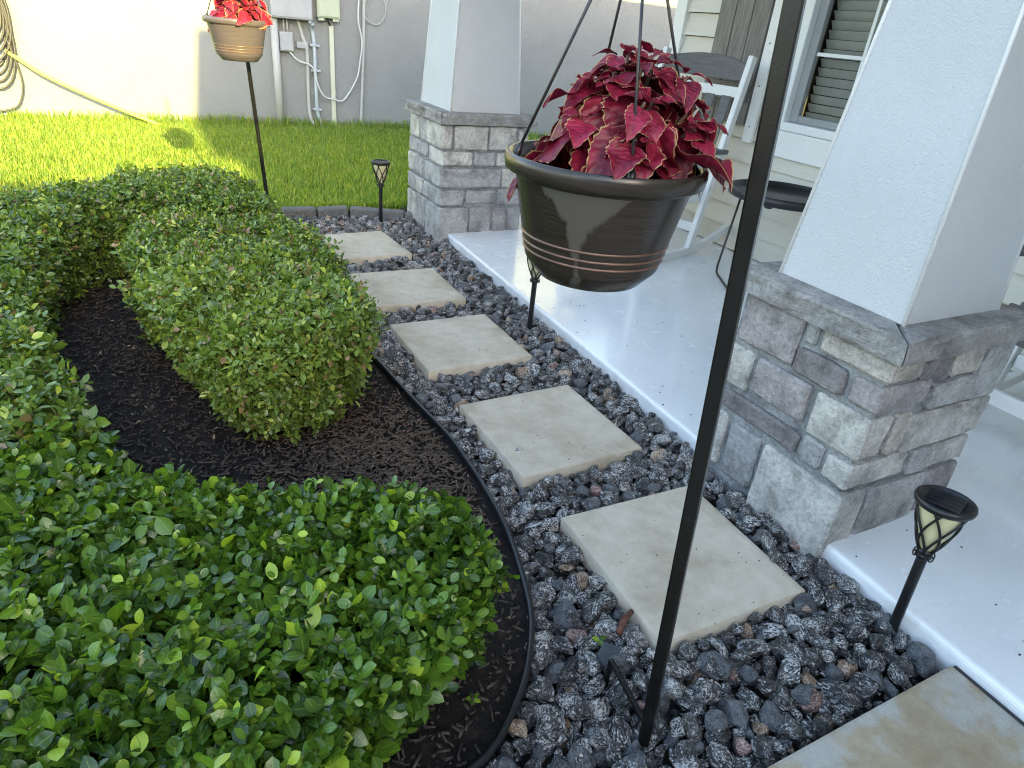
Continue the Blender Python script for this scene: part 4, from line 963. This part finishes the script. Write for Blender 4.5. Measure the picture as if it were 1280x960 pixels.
def tips(seed, n, lean):
    r = random.Random(seed); out = []
    for k in range(n):
        u = (k+0.5)/n; rr = 0.138*math.sqrt(u); a = k*2.39996+r.uniform(-.3, .3)
        x, y = rr*math.cos(a), rr*math.sin(a); z = 0.172-0.105*u**1.3+r.uniform(-.015, .02)
        out.append((x*0.88+lean[0], y*0.88+lean[1], z, r.uniform(0.85, 1.1)))
    return out
POT1 = (0.687, 0.952, 1.184)
hk, e = shepherd((0.930, 0.712, -0.03), (-0.045, 0.10), 1.86, (POT1[0], POT1[1]), 'tall black shepherd hook standing in the gravel beside the nearest paver')
fp = MB().bar((-0.005, 0.0, 0.05), (0.012, 0.20, 0.075), 0.014, 0.014); fp.bar((0.012, 0.20, 0.078), (0.012, 0.205, -0.06), 0.014, 0.014, (0, 1, 0)); fp.build('step_prong', M_BLACK, hk, bevel=0.003)
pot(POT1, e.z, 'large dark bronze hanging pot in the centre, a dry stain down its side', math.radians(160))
LEAN = (0.030, -0.020)
coleus((POT1[0], POT1[1], POT1[2]+0.185), 'crimson coleus with pale leaf edges filling the large near pot', 3, tips(5, 30, LEAN))
POT2 = (0.528, 4.33, 1.268)
hk2, e2 = shepherd((0.672, 4.52, -0.03), (-0.095, 0.03), 1.95, (POT2[0], POT2[1]), 'shepherd hook leaning behind the hedge with the small distant pot', 0.019)
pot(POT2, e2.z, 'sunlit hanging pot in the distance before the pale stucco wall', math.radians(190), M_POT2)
coleus((POT2[0], POT2[1], POT2[2]+0.185), 'bright sunlit pink coleus in the distant hanging pot', 9, tips(12, 26, (0.03, -0.02)))

# ------------------------------------------------------------------ solar path lamps
def lamp(loc, tilt, label, rz):
    t = empty('path_lamp', loc, 0, label, 'path lamp', 'solar path lamps'); t.rotation_euler = (tilt[0], tilt[1], rz)
    MB().lathe([(0.004, -0.12), (0.0155, -0.08), (0.0155, 0.285), (0.0155, 0.292)], 14, True, True).build('stake', M_BLACKP, t, True)
    MB().lathe([(0.0155, 0.283), (0.023, 0.288), (0.024, 0.298), (0.019, 0.303), (0.023, 0.308), (0.021, 0.316), (0.014, 0.318)], 18, True, True).build('collar', M_BLACKP, t, True)
    for k in range(6):
        a = k*PI/3; c = Vector((0.027*math.cos(a), 0.027*math.sin(a), 0.296)); tg = Vector((-math.sin(a), math.cos(a), 0))
        MB().tube([c+tg*0.009*math.cos(q)+Vector((0, 0, 0.009*math.sin(q))) for q in [2*PI*j/10 for j in range(10)]], 0.0022, 5, closed=True).build('scroll', M_BLACKP, t, True)
    R_ = lambda u: 0.019+0.053*(u**0.80)*(1.08-0.08*u)
    Z_ = lambda u: 0.312+0.165*u
    MB().lathe([(R_(u)-0.007, Z_(u)) for u in [i/10 for i in range(11)]], 28, True, True).build('diffuser', M_CREAM, t, True)
    for dr in (1, -1):
        for k in range(6):
            a0 = k*PI/3+(0.0 if dr > 0 else 0.10); pts = [((R_(u))*math.cos(a0+dr*1.25*u), R_(u)*math.sin(a0+dr*1.25*u), Z_(u)) for u in [i/12 for i in range(13)]]
            MB().tube(pts, 0.0038, 6).build('lattice_strip', M_BLACKP, t, True)
    MB().lathe([(0.062, 0.470), (0.074, 0.472), (0.080, 0.478), (0.082, 0.486), (0.080, 0.494), (0.074, 0.497), (0.069, 0.495), (0.067, 0.488), (0.0, 0.488)], 36).build('cap', M_BLACKP, t, True)
    pn = MB()
    for i in range(4): pn.box((-0.046+i*0.0235, -0.046, 0.4885), (-0.0245+i*0.0235, 0.046, 0.4905))
    pn.build('solar_panel', M_PANEL, t)
    return t
lamp((1.906, 0.689, -0.005), (-0.06, 0.02), 'black torch-shaped solar lamp beside the near column and porch edge', 0.3)
lamp((1.89, 3.132, -0.005), (0, 0.02), 'solar path lamp mostly hidden behind the large hanging pot', 1.1)
lamp((1.706, 5.526, 0.0), (0, 0), 'solar path lamp standing before the lawn near the far column', 2.0)

# ------------------------------------------------------------------ rocking chairs and the little table
def rocking_chair():
    t = empty('rocking_chair', (3.85, 4.0, 0.05), math.atan2(0.26, 0.97))
    Wd = 0.79; S = 0.06
    def leg(pts, name, wx, wy, mat=M_WHITE, ref=(0, 1, 0)):
        m = MB()
        for a, b in zip(pts[:-1], pts[1:]): m.bar(a, b, wx, wy, ref)
        return m.build(name, mat, t, bevel=0.008, seg=2)
    for y in (0, Wd):
        leg([(0.0, y, 0.03), (0.31, y, 1.50)], 'back_post', 0.072, 0.045)
        leg([(-0.62, y, 0.05), (-0.60, y, 0.83)], 'front_leg', 0.065, 0.045)
        leg([(-0.70, y, 0.855), (0.19, y, 0.82)], 'armrest', 0.035, 0.11, M_GREYP)
        leg([(-0.64, y+(0.045 if y == 0 else -0.045), 0.50), (0.13, y+(0.045 if y == 0 else -0.045), 0.46)], 'seat_rail', 0.09, 0.035)
        pts = []
        for k in range(17):
            x = -0.95+1.5*k/16; pts.append((x, y, 0.028+0.20*((x+0.2)/0.9)**2))
        m = MB(); 
        vs_, fs_ = [], []
        for k, p in enumerate(pts):
            q = pts[min(k+1, 16)]; o_ = pts[max(k-1, 0)]; d_ = Vector((q[0]-o_[0], 0, q[2]-o_[2])).normalized(); n_ = Vector((-d_.z, 0, d_.x))
            for sy, sz in ((-1,-1),(1,-1),(1,1),(-1,1)): vs_.append(Vector(p)+Vector((0, sy*0.023, 0))+n_*sz*0.030)
        for k in range(16):
            for j in range(4): fs_.append((k*4+j, k*4+(j+1) % 4, k*4+4+(j+1) % 4, k*4+4+j))
        fs_ += [(3,2,1,0), (64,65,66,67)]
        m.add(vs_, fs_).build('rocker', M_WHITE, t, bevel=0.005)
    leg([(0.045, 0.03, 0.22), (0.045, Wd-0.03, 0.22)], 'stretcher', 0.035, 0.075, M_WHITE, (0, 0, 1))
    leg([(-0.615, 0.03, 0.24), (-0.615, Wd-0.03, 0.24)], 'stretcher', 0.035, 0.075, M_WHITE, (0, 0, 1))
    leg([(0.255, 0.025, 1.245), (0.255, Wd-0.025, 1.245)], 'back_rail', 0.03, 0.075, M_WHITE, (0, 0, 1))
    leg([(0.12, 0.025, 0.56), (0.12, Wd-0.025, 0.56)], 'back_rail', 0.03, 0.075, M_WHITE, (0, 0, 1))
    # curved crest
    vs_, fs_ = [], []
    for k in range(13):
        u = k/12; y = 0.022+u*(Wd-0.044); x = 0.275+0.05*math.sin(PI*u); zt = 1.445+0.05*math.sin(PI*u)
        for dx, z in ((-0.013, 1.325), (0.013, 1.325), (0.03, zt), (0.004, zt)): vs_.append((x+dx, y, z))
    for k in range(12):
        for j in range(4): fs_.append((k*4+j, k*4+(j+1) % 4, k*4+4+(j+1) % 4, k*4+4+j))
    fs_ += [(3,2,1,0), (48,49,50,51)]
    MB().add(vs_, fs_).build('crest', M_GREYP, t, bevel=0.004)
    for k in range(5):
        y = 0.11+k*(Wd-0.22)/4; leg([(0.115, y, 0.59), (0.245, y, 1.215)], 'back_slat', 0.085, 0.018, M_GREYP, (1, 0, 0))
    for k in range(7):
        x = -0.64+k*0.112; leg([(x, -0.02+0.045, 0.552-0.006*k), (x, Wd+0.02-0.045, 0.552-0.006*k)], 'seat_slat', 0.095, 0.022, M_GREYP, (1, 0, 0))
    return t
rc = rocking_chair()
tag(rc, 'white rocking chair with grey crest and slats behind the large hanging pot', 'rocking chair', 'porch rocking chairs')
rc2 = copy_tree(rc); rc2.location = (3.90, 0.74, 0.05); rc2.rotation_euler = (0, 0, 0)
rc2['label'] = 'white rocking chair mostly hidden behind the near column'
tb = empty('side_table', (3.90, 3.24, 0.05), 0.0, 'round black tray table with bent rod legs beside the rocking chair', 'side table')
MB().lathe([(0.0, 0.642), (0.365, 0.642), (0.378, 0.648), (0.38, 0.70), (0.372, 0.702), (0.368, 0.698), (0.366, 0.662), (0.0, 0.660)], 56).build('tray', M_BLACKP, tb, True)
for a in (math.radians(150), math.radians(-30)):
    c, s = math.cos(a), math.sin(a); n_ = Vector((-s, c, 0)); o_ = Vector((c, s, 0))
    pts = [o_*0.25+n_*0.13+Vector((0, 0, 0.64)), o_*0.27+n_*0.22+Vector((0, 0, 0.06)), o_*0.272+n_*0.20+Vector((0, 0, 0.015)), o_*0.272+n_*0.16+Vector((0, 0, 0.008)), o_*0.272-n_*0.16+Vector((0, 0, 0.008)), o_*0.272-n_*0.20+Vector((0, 0, 0.015)), o_*0.27-n_*0.22+Vector((0, 0, 0.06)), o_*0.25-n_*0.13+Vector((0, 0, 0.64))]
    MB().tube(pts, 0.0085, 8).build('leg', M_BLACKP, tb, True)
for a in range(4): 
    b_ = MB().box((-0.02, -0.02, 0.612), (0.02, 0.02, 0.641)).build('bracket', M_BLACKP, tb, bevel=0.004, loc=(0.26*math.cos(a*PI/2+0.4), 0.26*math.sin(a*PI/2+0.4), 0))

# ------------------------------------------------------------------ small things on the ground
def chips():
    n = 9000; P = np.c_[rng.uniform(-0.6, 0.98, n), rng.uniform(0.75, 4.4, n)]; P = P[sdpoly(P, BED) < -0.03]; n = len(P)
    a = rng.uniform(0, 2*PI, n); tl = rng.normal(size=n)*0.22; ln = 0.003+0.02*rng.random(n)**2.2; wd = rng.uniform(0.0012, 0.0045, n); th = 0.0025
    c, s = np.cos(a), np.sin(a); z = -0.014+rng.uniform(0, 0.014, n); V = []
    for sx, sy, sz in ((-1,-1,-1),(1,-1,-1),(1,1,-1),(-1,1,-1),(-1,-1,1),(1,-1,1),(1,1,1),(-1,1,1)):
        q = 0.75 if sx > 0 else 1.0
        V.append(np.stack([P[:, 0]+sx*ln*c-sy*wd*q*s, P[:, 1]+sx*ln*s+sy*wd*q*c, z+sx*ln*np.sin(tl)*0.6+sz*th], 1))
    V = np.stack(V, 1).reshape(-1, 3); F = np.array([(0,3,2,1),(4,5,6,7),(0,1,5,4),(1,2,6,5),(2,3,7,6),(3,0,4,7)])[None]+(np.arange(n)*8)[:, None, None]
    return np_mesh('mulch_chips', V, F.reshape(-1, 4), M_CHIP, False)
tag(link('mulch_chips', chips()), 'loose shredded bark chips scattered over the dark soil', 'mulch', kind='stuff')
def litter():
    n = 330; P = np.c_[rng.uniform(-0.45, 0.93, n), rng.uniform(0.9, 4.1, n)]; P = P[sdpoly(P, BED) < -0.04]; n = len(P)
    V, F, md = leaf_tpl(3, 0.22, 0.4, 0.6); ax = unit(np.c_[rng.normal(size=(n, 2)), rng.normal(size=n)*0.15]); nz = unit(np.c_[rng.normal(size=(n, 2))*0.3, np.ones(n)])
    V, F, R, Md = scatter([(V, F, md)], np.c_[P, np.full(n, -0.002)], ax, nz, rng.uniform(0.012, 0.026, n), np.zeros(n, int))
    return np_mesh('leaf_litter', V, F, M_DEAD, True)
def bark():
    n = 2600; P = np.c_[rng.normal(0.62, 0.26, n), rng.normal(2.08, 0.26, n)]; P = P[sdpoly(P, BED) < -0.03]; n = len(P)
    a = rng.uniform(0, 2*PI, n); ln = 0.005+0.026*rng.random(n)**2; wd = rng.uniform(0.0015, 0.005, n); c, s_ = np.cos(a), np.sin(a); z = -0.007+rng.uniform(0, 0.012, n); tl = rng.normal(size=n)*0.3; V = []
    for sx, sy, sz in ((-1,-1,-1),(1,-1,-1),(1,1,-1),(-1,1,-1),(-1,-1,1),(1,-1,1),(1,1,1),(-1,1,1)):
        q = 0.6 if sx > 0 else 1.0
        V.append(np.stack([P[:, 0]+sx*ln*c-sy*wd*q*s_, P[:, 1]+sx*ln*s_+sy*wd*q*c, z+sx*ln*np.sin(tl)*0.6+sz*0.002], 1))
    V = np.stack(V, 1).reshape(-1, 3); F = np.array([(0,3,2,1),(4,5,6,7),(0,1,5,4),(1,2,6,5),(2,3,7,6),(3,0,4,7)])[None]+(np.arange(n)*8)[:, None, None]
    return np_mesh('bark_mulch', V, F.reshape(-1, 4), M_BARK, False)
tag(link('bark_mulch', bark()), 'brown bark mulch in the open patch before the pale shrub', 'mulch', kind='stuff')
tag(link('leaf_litter', litter()), 'dry fallen leaf bits strewn on the mulch', 'leaf litter', kind='stuff')
def seedling(loc, label, s, n=5):
    t = empty('seedling', loc, 0, label, 'seedling'); V, F, md = leaf_tpl(4, 0.36, 0.2, 0.3); me = np_mesh('leaf', V*s, F, M_LEAF, True, {'rnd': np.full(len(V), 0.0), 'mid': md})
    MB().tube([(0, 0, -0.01), (0.002, 0, 0.02)], 0.0015, 5).build('stem', M_TWIG, t)
    for k in range(n):
        o = link('leaf', me, t); o.location = (0.002, 0, 0.02); o.rotation_euler = (0, -0.35, k*2*PI/n+0.3)
seedling((0.555, 0.99, -0.03), 'tiny green seedling sprouting in the mulch inside the black edging', 0.022)
seedling((0.985, 1.02, -0.035), 'green sprig between gravel stones left of the nearest paver', 0.026, 3)
tag(MB().tube([(1.055, 1.02, -0.012), (1.10, 1.055, -0.006), (1.145, 1.075, -0.012)], [0.010, 0.012, 0.009], 8).build('bark_stick', M_STICK, None, True), 'reddish brown bark stick lying in the gravel against the nearest paver', 'stick')
sl = MB()
sl.add([(-0.045, -0.02, 0), (-0.005, -0.045, 0), (0.045, -0.01, 0), (0.025, 0.04, 0), (-0.03, 0.03, 0), (-0.043, -0.018, 0.012), (-0.005, -0.042, 0.013), (0.042, -0.01, 0.012), (0.023, 0.037, 0.011), (-0.028, 0.028, 0.012)],
       [(4,3,2,1,0), (5,6,7,8,9), (0,1,6,5), (1,2,7,6), (2,3,8,7), (3,4,9,8), (4,0,5,9)])
o = sl.build('slate_chip', simple('dark_slate', (0.05, 0.06, 0.068), 0.55, 0.2, 30, 0.2, 90), bevel=0.002); o.location = (0.985, 0.965, -0.020); o.rotation_euler = (0.15, -0.1, 0.4)
tag(o, 'flat dark slate chip in the gravel near the foot of the hook', 'stone')

# ------------------------------------------------------------------ bring the plan to real size
for o in list(C.objects):
    if o.parent is None and o.type in ('MESH', 'EMPTY'):
        o.location = o.location*K; o.scale = o.scale*K
